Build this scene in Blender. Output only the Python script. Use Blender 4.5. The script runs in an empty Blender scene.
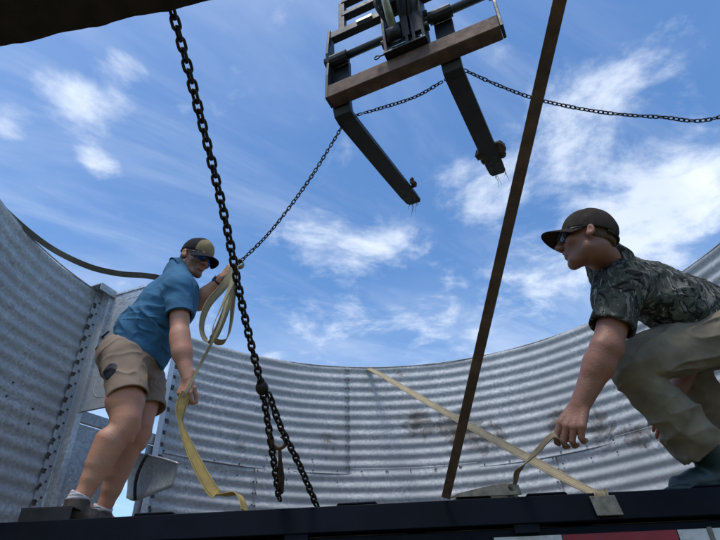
import bpy, bmesh, math, random
import numpy as np
from mathutils import Vector, Matrix
random.seed(7); rng = np.random.default_rng(7)
S = bpy.context.scene; COL = S.collection

# ------------------------------------------------------------------ camera, sky, sun, exposure
FPX = 540.0; PITCH = math.radians(35); ROLL = math.radians(1.5); EYE = 1.0
cF = np.array([0, math.cos(PITCH), math.sin(PITCH)]); c0R = np.array([1., 0, 0]); c0U = np.array([0, -math.sin(PITCH), math.cos(PITCH)])
cU = c0U*math.cos(ROLL) + c0R*math.sin(ROLL); cR = c0R*math.cos(ROLL) - c0U*math.sin(ROLL)
cam = bpy.data.cameras.new('camera'); cam.sensor_width = 36; cam.lens = 36*FPX/720; cam.clip_start = .05; cam.clip_end = 6000
co = bpy.data.objects.new('camera', cam); COL.objects.link(co)
co.matrix_world = Matrix(((cR[0], cU[0], -cF[0], 0), (cR[1], cU[1], -cF[1], 0), (cR[2], cU[2], -cF[2], EYE), (0, 0, 0, 1)))
S.camera = co

SUN_EL = 68; SUN_AZ = 150          # degrees; azimuth measured from +y (into the picture) towards -x
sx = -math.sin(math.radians(SUN_AZ))*math.cos(math.radians(SUN_EL)); sy = math.cos(math.radians(SUN_AZ))*math.cos(math.radians(SUN_EL)); sz = math.sin(math.radians(SUN_EL))
wd = bpy.data.worlds.new('World'); S.world = wd; wd.use_nodes = True
nt = wd.node_tree; nt.nodes.clear()
def N(t, typ, **kw):
    n = t.nodes.new(typ)
    for k, v in kw.items(): setattr(n, k, v)
    return n
def mathn(t, op, a, b=None, c=None, clamp=False):
    n = N(t, 'ShaderNodeMath', operation=op); n.use_clamp = clamp
    for i, v in enumerate((a, b, c)):
        if v is None: continue
        if isinstance(v, (int, float)): n.inputs[i].default_value = v
        else: t.links.new(v, n.inputs[i])
    return n.outputs[0]
out = N(nt, 'ShaderNodeOutputWorld'); bg = N(nt, 'ShaderNodeBackground'); bg.inputs[1].default_value = .15
sky = N(nt, 'ShaderNodeTexSky'); sky.sky_type = 'NISHITA'; sky.sun_disc = False
sky.sun_elevation = math.radians(SUN_EL); sky.sun_rotation = math.atan2(sx, sy); sky.air_density = 1.0; sky.dust_density = 1.0; sky.ozone_density = 2.2; sky.altitude = 200
# clouds lie on a plane high overhead: direction / height
tc = N(nt, 'ShaderNodeTexCoord'); sp = N(nt, 'ShaderNodeSeparateXYZ'); nt.links.new(tc.outputs['Generated'], sp.inputs[0])
zz = mathn(nt, 'MAXIMUM', sp.outputs[2], .04)
cxy = N(nt, 'ShaderNodeCombineXYZ'); nt.links.new(mathn(nt, 'DIVIDE', sp.outputs[0], zz), cxy.inputs[0]); nt.links.new(mathn(nt, 'DIVIDE', sp.outputs[1], zz), cxy.inputs[1])
def cnoise(scale, detail, rough, dist, rotz=0, sc=(1, 1, 1), loc=(0, 0, 0)):
    mp = N(nt, 'ShaderNodeMapping'); mp.vector_type = 'TEXTURE'; mp.inputs['Rotation'].default_value = (0, 0, rotz); mp.inputs['Scale'].default_value = sc; mp.inputs['Location'].default_value = loc
    nt.links.new(cxy.outputs[0], mp.inputs[0])
    n = N(nt, 'ShaderNodeTexNoise'); n.inputs['Scale'].default_value = scale; n.inputs['Detail'].default_value = detail; n.inputs['Roughness'].default_value = rough; n.inputs['Distortion'].default_value = dist
    nt.links.new(mp.outputs[0], n.inputs['Vector']); return n.outputs[0]
def mrange(t, v, a, b, c=0., d=1., smooth=True):
    n = N(t, 'ShaderNodeMapRange'); n.clamp = True
    if smooth: n.interpolation_type = 'SMOOTHSTEP'
    for i, q in enumerate((a, b, c, d)): n.inputs[i+1].default_value = q
    t.links.new(v, n.inputs[0]); return n.outputs[0]
def skyspot(px, py, rad):
    d = cF + cR*(px-360)/FPX + cU*(270-py)/FPX; d = d/d[2]
    n = N(nt, 'ShaderNodeVectorMath', operation='DISTANCE'); nt.links.new(cxy.outputs[0], n.inputs[0]); n.inputs[1].default_value = (d[0], d[1], 0)
    return mrange(nt, n.outputs['Value'], rad, 0, 0, 1)
wisp = mrange(nt, cnoise(1.5, 9, .60, .5, math.radians(38), (1.9, .55, 1)), .42, .80)
broad = mrange(nt, cnoise(.55, 6, .6, .3, 0, (1, 1, 1), (3, 1.5, 0)), .40, .75)
puff = cnoise(3.1, 10, .62, .25, 0, (1, 1, 1), (1.3, .2, 0))
boost = None
for q, w in (((90, 108, .16), .27), ((98, 165, .10), .24), ((120, 62, .10), .23), ((3, 128, .11), .26), ((390, 238, .22), .17), ((470, 190, .22), .19), ((590, 150, .42), .20), ((690, 205, .42), .23), ((300, 320, 1.0), .10), ((580, 260, .6), .15), ((470, 330, .9), .08)):
    v = mathn(nt, 'MULTIPLY', skyspot(*q), w); boost = v if boost is None else mathn(nt, 'ADD', boost, v)
cum = mrange(nt, mathn(nt, 'ADD', puff, boost), .58, .84)
veil = mathn(nt, 'MULTIPLY', mathn(nt, 'ADD', mathn(nt, 'MULTIPLY', wisp, .34), mathn(nt, 'MULTIPLY', broad, .24)), 1.0)
cm = mathn(nt, 'ADD', mathn(nt, 'MULTIPLY', cum, .70), veil, clamp=True)
cmx = mathn(nt, 'MULTIPLY', cm, mrange(nt, sp.outputs[2], 0, .06))
mix = N(nt, 'ShaderNodeMix', data_type='RGBA'); nt.links.new(cmx, mix.inputs[0])
hs = N(nt, 'ShaderNodeHueSaturation'); hs.inputs['Saturation'].default_value = 1.2; nt.links.new(sky.outputs[0], hs.inputs['Color'])
nt.links.new(hs.outputs[0], mix.inputs[6]); mix.inputs[7].default_value = (4.5, 4.9, 5.5, 1)
nt.links.new(mix.outputs[2], bg.inputs[0]); nt.links.new(bg.outputs[0], out.inputs[0])
sl = bpy.data.lights.new('sun', 'SUN'); sl.energy = 1.6; sl.angle = math.radians(14); sl.color = (1, .96, .9)
so = bpy.data.objects.new('sun', sl); COL.objects.link(so); so.location = (0, 0, 30)
so.rotation_euler = Vector((sx, sy, sz)).to_track_quat('Z', 'Y').to_euler()
S.view_settings.view_transform = 'Standard'; S.view_settings.look = 'None'; S.view_settings.gamma = 1; S.view_settings.use_curve_mapping = False
S.view_settings.exposure = 0.58
S.render.engine = 'CYCLES'

# ------------------------------------------------------------------ helpers
def ray(px, py): return cF + cR*(px-360)/FPX + cU*(270-py)/FPX
def W(px, py, Y):                       # the point of a photo pixel's ray at world y = Y
    d = ray(px, py); d = d*(Y/d[1]); return d + np.array([0, 0, EYE])
def WZ(px, py, z):                      # ... at world height z
    d = ray(px, py); d = d*((z-EYE)/d[2]); return d + np.array([0, 0, EYE])
def WL(px, py, A, B):                   # ... nearest to the line A-B
    d = ray(px, py); o = np.array([0, 0, EYE]); u = np.asarray(B)-A; w = o-A
    a, b, c, dd, e = d@d, d@u, u@u, d@w, u@w
    return o + d*((b*e-c*dd)/(a*c-b*b))
def nrm(v): v = np.asarray(v, float); return v/np.linalg.norm(v)

def tag(o, label=None, cat=None, group=None, kind=None):
    for k, v in (('label', label), ('category', cat), ('group', group), ('kind', kind)):
        if v: o[k] = v
    return o
def link(name, me, mat=None, parent=None, smooth=False):
    o = bpy.data.objects.new(name, me); COL.objects.link(o)
    if mat is not None and not me.materials: me.materials.append(mat)
    if smooth: me.shade_smooth()
    if parent is not None: o.parent = parent
    return o
def empty(name, loc=(0, 0, 0), rotz=0):
    o = bpy.data.objects.new(name, None); COL.objects.link(o); o.location = loc; o.rotation_euler = (0, 0, rotz); o.empty_display_size = .1
    return o
class MB:                               # collects verts and faces for one mesh
    def __init__(s): s.v = []; s.f = []
    def add(s, v, f):
        n = len(s.v); s.v += [tuple(map(float, q)) for q in v]; s.f += [tuple(i+n for i in q) for q in f]; return s
    def box(s, c, size, M=None, taper=None):
        sx_, sy_, sz_ = [q/2 for q in size]; M = np.eye(3) if M is None else M; c = np.asarray(c, float)
        v = [c + M@np.array([a*sx_, b*sy_, d*sz_]) for a in (-1, 1) for b in (-1, 1) for d in (-1, 1)]
        return s.add(v, [(0, 1, 3, 2), (4, 6, 7, 5), (0, 4, 5, 1), (2, 3, 7, 6), (0, 2, 6, 4), (1, 5, 7, 3)])
    def beam(s, a, b, w, h, up=(0, 0, 1)):
        a = np.asarray(a, float); b = np.asarray(b, float); y = nrm(b-a); x = np.cross(y, up)
        x = nrm(x); z = np.cross(x, y)
        return s.box((a+b)/2, (w, np.linalg.norm(b-a), h), np.array([x, y, z]).T)
    def tube(s, pts, r, n=8, closed=False, cap=True):
        P = [np.asarray(p, float) for p in pts]; m = len(P); R = r if hasattr(r, '__len__') else [r]*m
        V = []; ref = None
        for i in range(m):
            if closed: t = P[(i+1) % m]-P[i-1]
            else: t = P[min(i+1, m-1)]-P[max(i-1, 0)]
            t = nrm(t)
            if ref is None: ref = np.array([0, 0, 1.]) if abs(t[2]) < .9 else np.array([1., 0, 0])
            x = nrm(np.cross(ref, t)); y = np.cross(t, x); ref = y
            V += [P[i] + R[i]*(x*math.cos(2*math.pi*k/n)+y*math.sin(2*math.pi*k/n)) for k in range(n)]
        F = []
        for i in range(m if closed else m-1):
            j = (i+1) % m
            F += [(i*n+k, i*n+(k+1) % n, j*n+(k+1) % n, j*n+k) for k in range(n)]
        if cap and not closed: F += [tuple(range(n-1, -1, -1)), tuple((m-1)*n+k for k in range(n))]
        return s.add(V, F)
    def prism(s, poly, d, M, o):        # a flat outline (x, y of M) pushed by d along M's third axis
        o = np.asarray(o, float); n = len(poly)
        v = [o + M@np.array([p[0], p[1], 0]) for p in poly] + [o + M@np.array([p[0], p[1], d]) for p in poly]
        return s.add(v, [tuple(range(n-1, -1, -1)), tuple(range(n, 2*n))] + [(i, (i+1) % n, n+(i+1) % n, n+i) for i in range(n)])
    def build(s, name, mat, parent=None, bevel=0, smooth=False, seg=2):
        me = bpy.data.meshes.new(name); me.from_pydata(s.v, [], s.f)
        bm = bmesh.new(); bm.from_mesh(me); bmesh.ops.recalc_face_normals(bm, faces=bm.faces); bm.to_mesh(me); bm.free()
        o = link(name, me, mat, parent, smooth)
        if bevel:
            m = o.modifiers.new('bevel', 'BEVEL'); m.width = bevel; m.segments = seg; m.limit_method = 'ANGLE'; m.angle_limit = .6
        return o
def catmull(P, n=8):
    P = [np.asarray(p, float) for p in P]; Q = [2*P[0]-P[1]] + P + [2*P[-1]-P[-2]]; R_ = []
    for i in range(1, len(Q)-2):
        for k in range(n):
            t = k/n; a, b, c, d = Q[i-1:i+3]
            R_.append(.5*((2*b)+(c-a)*t+(2*a-5*b+4*c-d)*t*t+(3*b-a-3*c+d)*t**3))
    R_.append(P[-1]); return R_
def resample(P, step):
    P = np.array(P); L = np.r_[0, np.cumsum(np.linalg.norm(np.diff(P, axis=0), axis=1))]; n = max(2, int(L[-1]/step)+1)
    t = np.arange(n)*step; t = t[t <= L[-1]]
    return np.c_[[np.interp(t, L, P[:, k]) for k in range(3)]].T
def ribbon(name, P, D, width, mat, parent=None, thick=.0035, n=8):
    C = catmull(P, n); DD = catmull(D, n); th = thick/2; V = []; F = []
    uv = [0.]
    for i in range(1, len(C)): uv.append(uv[-1]+float(np.linalg.norm(C[i]-C[i-1])))
    for i, c in enumerate(C):
        t = nrm(C[min(i+1, len(C)-1)]-C[max(i-1, 0)]); d = DD[i]-t*(DD[i]@t); d = nrm(d); k = np.cross(t, d)
        V += [c-d*width/2-k*th, c+d*width/2-k*th, c+d*width/2+k*th, c-d*width/2+k*th]
    m = len(C)
    for i in range(m-1):
        for a in range(4): b = (a+1) % 4; F.append((4*i+a, 4*i+b, 4*i+4+b, 4*i+4+a))
    F += [(3, 2, 1, 0), (4*m-4, 4*m-3, 4*m-2, 4*m-1)]
    me = bpy.data.meshes.new(name); me.from_pydata([tuple(v) for v in V], [], F)
    u = me.uv_layers.new(name='UVMap'); us = [0, 1, 1, 0]
    for l in me.loops: u.data[l.index].uv = (us[l.vertex_index % 4], uv[l.vertex_index//4]*10)
    bm = bmesh.new(); bm.from_mesh(me); bmesh.ops.recalc_face_normals(bm, faces=bm.faces); bm.to_mesh(me); bm.free()
    o = link(name, me, mat, parent, True)
    me.set_sharp_from_angle(angle=.7)
    return o

# ------------------------------------------------------------------ materials
def mat(name, base, rough=.6, metal=0., var=.25, scale=6., bump=.0, bscale=60., second=None, thr=(.5, .65), scale2=3., dirt=None, dirt_thr=(.55, .75), dirt_scale=2., spec=.5, coords='Object', rvar=.1):
    m = bpy.data.materials.new(name); m.use_nodes = True; t = m.node_tree; b = t.nodes['Principled BSDF']
    tc = N(t, 'ShaderNodeTexCoord').outputs[coords]
    def noi(sc, det=6, rg=.6, dist=0.):
        n = N(t, 'ShaderNodeTexNoise'); n.inputs['Scale'].default_value = sc; n.inputs['Detail'].default_value = det; n.inputs['Roughness'].default_value = rg; n.inputs['Distortion'].default_value = dist
        t.links.new(tc, n.inputs['Vector']); return n.outputs[0]
    def mixc(f, a, c):
        n = N(t, 'ShaderNodeMix', data_type='RGBA'); t.links.new(f, n.inputs[0])
        for i, q in ((6, a), (7, c)):
            if isinstance(q, tuple): n.inputs[i].default_value = (*q, 1)
            else: t.links.new(q, n.inputs[i])
        return n.outputs[2]
    lo = tuple(c*(1-var) for c in base); hi = tuple(min(1, c*(1+var)) for c in base)
    n1 = noi(scale); col = mixc(mrange(t, n1, .25, .75), lo, hi)
    if second: col = mixc(mrange(t, noi(scale2, 8, .65), *thr), col, second)
    if dirt: col = mixc(mrange(t, noi(dirt_scale, 9, .7, .5), *dirt_thr), col, dirt)
    t.links.new(col, b.inputs['Base Color'])
    b.inputs['Metallic'].default_value = metal; b.inputs['Specular IOR Level'].default_value = spec
    t.links.new(mrange(t, noi(scale*2), .2, .8, max(0, rough-rvar), min(1, rough+rvar)), b.inputs['Roughness'])
    if bump:
        bp = N(t, 'ShaderNodeBump'); bp.inputs['Strength'].default_value = 1; bp.inputs['Distance'].default_value = bump
        t.links.new(noi(bscale, 5, .6), bp.inputs['Height']); t.links.new(bp.outputs[0], b.inputs['Normal'])
    m['col'] = 1
    return m
def nodes_of(m): return m.node_tree, m.node_tree.nodes['Principled BSDF']

M_GALV = None
def galvanized(name, base=(.43, .447, .452), stain=True, rough=.70, metal=.14):
    m = bpy.data.materials.new(name); m.use_nodes = True; t, b = nodes_of(m)
    tc = N(t, 'ShaderNodeTexCoord').outputs['Object']
    vo = N(t, 'ShaderNodeTexVoronoi'); vo.inputs['Scale'].default_value = 55; t.links.new(tc, vo.inputs['Vector'])
    sep = N(t, 'ShaderNodeSeparateColor'); t.links.new(vo.outputs['Color'], sep.inputs[0])
    def noi(sc, det=8, rg=.65, dist=0., ms=(1, 1, 1)):
        mp = N(t, 'ShaderNodeMapping'); mp.inputs['Scale'].default_value = ms; t.links.new(tc, mp.inputs[0])
        n = N(t, 'ShaderNodeTexNoise'); n.inputs['Scale'].default_value = sc; n.inputs['Detail'].default_value = det; n.inputs['Roughness'].default_value = rg; n.inputs['Distortion'].default_value = dist
        t.links.new(mp.outputs[0], n.inputs['Vector']); return n.outputs[0]
    def mixc(f, a, c):
        n = N(t, 'ShaderNodeMix', data_type='RGBA'); t.links.new(f, n.inputs[0])
        for i, q in ((6, a), (7, c)):
            if isinstance(q, tuple): n.inputs[i].default_value = (*q, 1)
            else: t.links.new(q, n.inputs[i])
        return n.outputs[2]
    sp_ = mixc(sep.outputs[0], tuple(c*.74 for c in base), tuple(min(1, c*1.22) for c in base))
    sp_ = mixc(mrange(t, noi(2.2), .35, .7), sp_, tuple(c*.80 for c in base))           # white rust and dull areas
    sp_ = mixc(mathn(t, 'MULTIPLY', mrange(t, noi(9, 8, .7, 0, (1, 1, .12)), .58, .8), .5), sp_, (.30, .29, .28))   # runs
    rgh = mrange(t, noi(5), .3, .7, rough-.08, rough+.1)
    met = None
    if stain:
        geo = N(t, 'ShaderNodeNewGeometry').outputs['Position']
        blot = noi(5.5, 10, .75, .6); tot = None
        for (px, py, r, w) in ((455, 430, .34, .30), (490, 440, .30, .26), (420, 425, .3, .24), (560, 420, .30, .2), (600, 430, .3, .26), (640, 440, .3, .2), (400, 372, .16, .2), (240, 450, .2, .15), (330, 440, .25, .15), (610, 300, .3, .1)):
            p = binpt(px, py)
            d = N(t, 'ShaderNodeVectorMath', operation='DISTANCE'); t.links.new(geo, d.inputs[0]); d.inputs[1].default_value = p
            v = mathn(t, 'MULTIPLY', mrange(t, d.outputs['Value'], r, 0), w); tot = v if tot is None else mathn(t, 'ADD', tot, v)
        sm = mrange(t, mathn(t, 'ADD', blot, tot), .57, .78)
        sp_ = mixc(mathn(t, 'MULTIPLY', sm, .85), sp_, (.10, .078, .06))
        met = mrange(t, sm, 0, 1, metal, .1)
    sp_ = mixc(mathn(t, 'MULTIPLY', mrange(t, noi(38, 6, .7), .62, .72), .45), sp_, (.17, .15, .13))
    rs = mrange(t, noi(3.3, 10, .75, .4), .62, .80)
    sp_ = mixc(mathn(t, 'MULTIPLY', rs, .55), sp_, (.16, .10, .06))
    t.links.new(sp_, b.inputs['Base Color']); t.links.new(rgh, b.inputs['Roughness'])
    if met is not None: t.links.new(met, b.inputs['Metallic'])
    else: b.inputs['Metallic'].default_value = metal
    bp = N(t, 'ShaderNodeBump'); bp.inputs['Distance'].default_value = .002; bp.inputs['Strength'].default_value = .6
    t.links.new(noi(14, 4, .5), bp.inputs['Height']); t.links.new(bp.outputs[0], b.inputs['Normal'])
    return m

BC = np.array([.22, 2.81]); BR = 2.615; RIM = EYE+2.5; BED = EYE+.5
def binpt(px, py, r=BR):                # the pixel's point on the bin wall
    d = ray(px, py); a = d[0]**2+d[1]**2; b = -2*(d[0]*BC[0]+d[1]*BC[1]); c = BC@BC-r*r
    t = (-b+math.sqrt(b*b-4*a*c))/2/a; return tuple(d*t+np.array([0, 0, EYE]))

m_galv = galvanized('galvanized_corrugated_sheet')
m_flat = galvanized('galvanized_flat_sheet', (.44, .47, .49), False, .52, .4)
m_frame = galvanized('galvanized_frame', (.56, .58, .59), False, .42, .5)
m_navy = mat('navy_painted_steel', (.0022, .0040, .0095), .55, 0, .4, 5, .0006, 90, second=(.006, .007, .010), thr=(.6, .8), scale2=9, dirt=(.03, .026, .022), dirt_thr=(.64, .9), dirt_scale=4, spec=.12)
m_black = mat('black_steel', (.014, .014, .015), .5, .3, .4, 12, .0006, 120, dirt=(.05, .038, .028), dirt_thr=(.6, .85), dirt_scale=8)
m_fork = mat('worn_dark_fork_steel', (.022, .026, .028), .5, .5, .4, 8, .0006, 100, dirt=(.07, .05, .035), dirt_thr=(.6, .85), dirt_scale=5)
m_rust = mat('rusty_steel', (.105, .062, .042), .75, .15, .45, 14, .0012, 110, second=(.045, .032, .028), thr=(.45, .7), scale2=5, dirt=(.14, .07, .04), dirt_thr=(.62, .8), dirt_scale=9)
m_chain = mat('oily_chain_steel', (.026, .022, .020), .48, .6, .4, 30, .0005, 200, dirt=(.09, .05, .03), dirt_thr=(.58, .8), dirt_scale=14)
m_chrome = mat('cylinder_rod_steel', (.30, .33, .28), .3, .8, .2, 12)
m_hose = mat('black_hose_rubber', (.012, .012, .012), .6, 0, .3, 20)
m_red = mat('red_reflective_tape', (.26, .006, .014), .5, 0, .15, 15, .0004, 300, dirt=(.12, .02, .02), dirt_thr=(.55, .8), dirt_scale=9)
m_white = mat('white_reflective_tape', (.55, .55, .53), .35, 0, .12, 15, .0004, 300, dirt=(.30, .27, .22), dirt_thr=(.5, .75), dirt_scale=8)
m_wood = mat('grey_deck_boards', (.16, .12, .085), .85, 0, .4, 9, .002, 40)
m_straw = mat('dry_straw', (.22, .17, .09), .9, 0, .4, 30)
m_clod = mat('dried_mud_and_straw', (.045, .035, .022), .95, 0, .5, 40, .004, 90)
m_tyre = mat('tyre_rubber', (.02, .02, .02), .85, 0, .3, 20, .002, 50)
m_wornplate = mat('worn_bare_steel_hook', (.17, .155, .125), .55, .5, .35, 25, .0008, 120, dirt=(.08, .05, .03), dirt_thr=(.5, .75), dirt_scale=18)
m_yellowm = mat('yellow_machine_paint', (.55, .33, .03), .5, 0, .15, 4)

def webbing(name, c1, c2, stripe=(.10, .09, .07)):
    m = bpy.data.materials.new(name); m.use_nodes = True; t, b = nodes_of(m)
    uv = N(t, 'ShaderNodeTexCoord').outputs['UV']; s_ = N(t, 'ShaderNodeSeparateXYZ'); t.links.new(uv, s_.inputs[0])
    nz = N(t, 'ShaderNodeTexNoise'); nz.inputs['Scale'].default_value = 1.6; nz.inputs['Detail'].default_value = 8; nz.inputs['Roughness'].default_value = .7; t.links.new(uv, nz.inputs['Vector'])
    mx = N(t, 'ShaderNodeMix', data_type='RGBA'); t.links.new(mrange(t, nz.outputs[0], .35, .7), mx.inputs[0]); mx.inputs[6].default_value = (*c1, 1); mx.inputs[7].default_value = (*c2, 1)
    e = mathn(t, 'ABSOLUTE', mathn(t, 'SUBTRACT', s_.outputs[0], .5)); st = mathn(t, 'MULTIPLY', mrange(t, mathn(t, 'ABSOLUTE', mathn(t, 'SUBTRACT', e, .36)), .06, .03), .55)
    m2 = N(t, 'ShaderNodeMix', data_type='RGBA'); t.links.new(st, m2.inputs[0]); t.links.new(mx.outputs[2], m2.inputs[6]); m2.inputs[7].default_value = (*stripe, 1)
    t.links.new(m2.outputs[2], b.inputs['Base Color']); b.inputs['Roughness'].default_value = .85; b.inputs['Specular IOR Level'].default_value = .2
    wv = N(t, 'ShaderNodeTexWave'); wv.bands_direction = 'Y'; wv.inputs['Scale'].default_value = 9; wv.inputs['Distortion'].default_value = 1; t.links.new(uv, wv.inputs['Vector'])
    bp = N(t, 'ShaderNodeBump'); bp.inputs['Distance'].default_value = .0006; t.links.new(wv.outputs['Fac'], bp.inputs['Height']); t.links.new(bp.outputs[0], b.inputs['Normal'])
    return m
m_web = webbing('tan_yellow_webbing', (.40, .32, .19), (.29, .23, .14))
m_webY = webbing('yellow_webbing', (.42, .31, .10), (.30, .22, .09))
m_webP = webbing('pale_tan_webbing', (.36, .31, .19), (.27, .23, .14))
m_webT = webbing('dirty_tan_webbing', (.27, .21, .12), (.17, .13, .075))
m_webD = webbing('dirty_olive_webbing', (.13, .115, .085), (.09, .08, .06))

# ------------------------------------------------------------------ ground
gm = bpy.data.meshes.new('ground'); bm = bmesh.new()
bmesh.ops.create_grid(bm, x_segments=60, y_segments=60, size=2500)
bm.to_mesh(gm); bm.free()
m_ground = mat('trampled_grass_and_dirt', (.10, .10, .045), .95, 0, .35, 1.5, .02, 20, second=(.17, .13, .085), thr=(.48, .6), scale2=.35, dirt=(.06, .07, .025), dirt_thr=(.5, .7), dirt_scale=3)
tag(link('ground', gm, m_ground), kind='structure')

# ------------------------------------------------------------------ flatbed trailer
E0 = np.array([-1.662, 2.639]); E1 = np.array([1.425, 2.301]); ea = math.atan2(*(E1-E0)[::-1]); em = E0 + (E1-E0)*(0-E0[0])/(E1-E0)[0]
TR = empty('flatbed_trailer', (em[0], em[1], 0), ea)
tag(TR, 'dark navy flatbed trailer with red and white reflective tape on its side', 'trailer')
def T2W(x, y, z): c, s = math.cos(ea), math.sin(ea); return np.array([em[0]+c*x-s*y, em[1]+s*x+c*y, z])
def W2T(p): c, s = math.cos(ea), math.sin(ea); q = np.asarray(p[:2])-em; return np.array([c*q[0]+s*q[1], -s*q[0]+c*q[1], p[2]])
TL, TRr = -6.5, 5.0
# deck planks run along the trailer, side by side across its width
pw = 2.5/12
deck = empty('deck'); deck.parent = TR
plank = MB().box((0, 0, 0), (TRr-TL, pw-.006, .04)); po = plank.build('plank', m_wood, deck, .003); po.location = ((TL+TRr)/2, .035+pw/2, BED-.024)
for i in range(1, 12):
    c = po.copy(); COL.objects.link(c); c.parent = deck; c.location = ((TL+TRr)/2, .035+pw*(i+.5), BED-.024)
for y0, s_ in ((0, 1), (2.57, -1)):      # side rails: a channel with its flange on top
    rb = MB(); z0 = BED-.103
    rb.prism([(0, 0), (.105*s_, 0), (.105*s_, -.008), (.012*s_, -.008), (.012*s_, -.095), (.10*s_, -.095), (.10*s_, -.103), (0, -.103)], TRr-TL, np.array([[0, 0, 1], [1, 0, 0], [0, 1, 0]], float), (TL, y0, BED+.002))
    rb.build('side_rail', m_navy, TR, .003)
lo = MB().box(((TL+TRr)/2, .085, BED-.19), (TRr-TL, .09, .155)); lo.build('lower_rail', m_navy, TR, .004)
lo2 = MB().box(((TL+TRr)/2, 2.485, BED-.19), (TRr-TL, .09, .155)); lo2.build('lower_rail', m_navy, TR, .004)
for y in (.75, 1.82):
    MB().box(((TL+TRr)/2, y, BED-.28), (TRr-TL, .12, .42)).build('main_beam', m_navy, TR, .004)
for i in range(16):
    MB().box((TL+.4+i*.7, 1.285, BED-.085), (.08, 2.3, .075)).build('cross_member', m_navy, TR)
# reflective tape, alternating, on the lower rail's face
def tx(px, py, yl, z): # trailer x of a pixel on the plane y=yl
    A = T2W(-5, yl, z); B = T2W(5, yl, z); return W2T(WL(px, py, A, B))[0]
tapey = .040; tz = BED-.145-.035; xa = tx(563, 538, tapey, tz); xb = tx(677, 532, tapey, tz); L = xb-xa
x = xb; k = 0; segs = [(xa, xb, m_red)]
xx = xb
while xx < TRr-.3: segs.append((xx+.004, xx+L*.62, m_white)); segs.append((xx+L*.62+.004, xx+L*1.62, m_red)); xx += L*1.62
segs.append((xa-L*.62, xa-.004, m_white))
for a, b, mm in segs:
    MB().box(((a+b)/2, tapey-.002, tz), (b-a, .003, .075)).build('reflective_tape', mm, TR)
# joint strap on the white tape and small lugs along the rail
MB().box((xb+L*.28, tapey-.006, tz), (.018, .006, .085)).build('tape_clamp', m_wornplate, TR)
for pa, pb, py in ((337, 378, 503), (136, 176, 516), (524, 566, 492), (690, 722, 487)):
    a = tx(pa, py, .03, BED); b = tx(pb, py, .03, BED)
    lug = MB(); lug.prism([(a, 0), (b, 0), (b-.010, .009), (a+.010, .009)], .06, np.array([[1, 0, 0], [0, 0, 1], [0, 1, 0]], float), (0, .0, BED+.004)); lug.build('rail_lug', m_navy, TR, .003)
for i in range(12):                      # stake pockets hang on the rail
    MB().box((TL+.5+i*.95, .022, BED-.118), (.1, .03, .03)).build('stake_pocket', m_navy, TR)
# running gear
for x in (-4.9, -3.7):
    for y in (.22, 2.35):
        tw = MB(); tw.tube([(x, y-.13, .5), (x, y-.12, .5), (x, y+.12, .5), (x, y+.13, .5)], [.42, .5, .5, .42], 32); w_ = tw.build('wheel', m_tyre, TR, .01)
        rr = MB(); rr.tube([(x, y-.135, .5), (x, y+.135, .5)], .28, 24); rr.build('rim', m_frame, w_)
    MB().box((x, 1.285, .5), (.12, 2.0, .12)).build('axle', m_navy, TR)
    for y in (.75, 1.82): MB().box((x, y, .80), (.2, .1, .60)).build('spring_hanger', m_navy, TR)
for y in (.75, 1.82):
    lg = MB().box((3.6, y, .62), (.12, .12, 1.2)); lg.box((3.6, y, .02), (.28, .28, .04)); lg.build('landing_leg', m_navy, TR)

# ------------------------------------------------------------------ grain bin
BIN = empty('grain_bin', (BC[0], BC[1], BED)); tag(BIN, 'open half ring of corrugated galvanized grain bin standing on the trailer', 'grain bin')
PIT = .1016
def pol(a, r, z): a = math.radians(a); return np.array([r*math.cos(a), r*math.sin(a), z])      # local to the bin
def sheet(a0, a1, z0, z1, dr, seed):
    na = max(3, int((a1-a0)/1.5)); nz = int(round((z1-z0)/PIT*12)); V = []; F = []
    r_ = np.random.default_rng(seed); ph = r_.uniform(0, 6.28, 4)
    for j in range(nz+1):
        z = z0+(z1-z0)*j/nz
        for i in range(na+1):
            a = a0+(a1-a0)*i/na
            dent = .006*math.sin(a*.11+ph[0]+z)+.004*math.sin(a*.31+ph[1]+2*z)
            rr = BR+dr+.0072*math.sin(2*math.pi*(z-(RIM-BED))/PIT)+dent
            V.append(pol(a, rr, z+.004*math.sin(a*.07+ph[2])))
    for j in range(nz):
        for i in range(na): q = j*(na+1)+i; F.append((q, q+1, q+na+2, q+na+1))
    b = MB(); b.add(V, F); o = b.build('wall_sheet', m_galv, BIN, 0, True)
    md = o.modifiers.new('solid', 'SOLIDIFY'); md.thickness = .0018; md.offset = 0
    return o
H = RIM-BED; JZ = H-1.12
upper = [(-25, 36.6, 0), (36.0, 98.9, .003), (98.2, 139.2, 0), (156.9, 203, .002)]
lower = [(-25, -6.2, .004), (-6.9, 55.9, .007), (55.2, 118.3, .004), (117.6, 139.2, .007), (156.9, 203, .006)]
for i, (a, b, d) in enumerate(upper): sheet(a, b, JZ, H, d, i)
for i, (a, b, d) in enumerate(lower): sheet(a, b, .0, JZ+.05, d, 10+i)
def bolts(name, pts):                    # hex heads, axis along the radius
    b = MB()
    for (a, z, r) in pts:
        p = pol(a, r, z); n = -pol(a, 1, 0); b.tube([p, p+n*.007], .0075, 6)
    o = b.build(name, m_boltm, BIN); o['kind'] = 'stuff'; return o
m_boltm = mat('weathered_bolt', (.075, .07, .065), .6, .5, .4, 30)
def vseam(a, z0, z1):
    pts = []
    z = z0
    while z < z1:
        for da in (-.32, .32): pts.append((a+da, z+random.uniform(-.004, .004), BR-.004))
        z += PIT/2*2
    return pts
for a in (36.3, 98.55): bolts('seam_bolts', vseam(a, JZ+.06, H-.03))
for a in (-6.5, 55.5, 118): bolts('seam_bolts', vseam(a, .05, JZ))
hp = []
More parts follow.
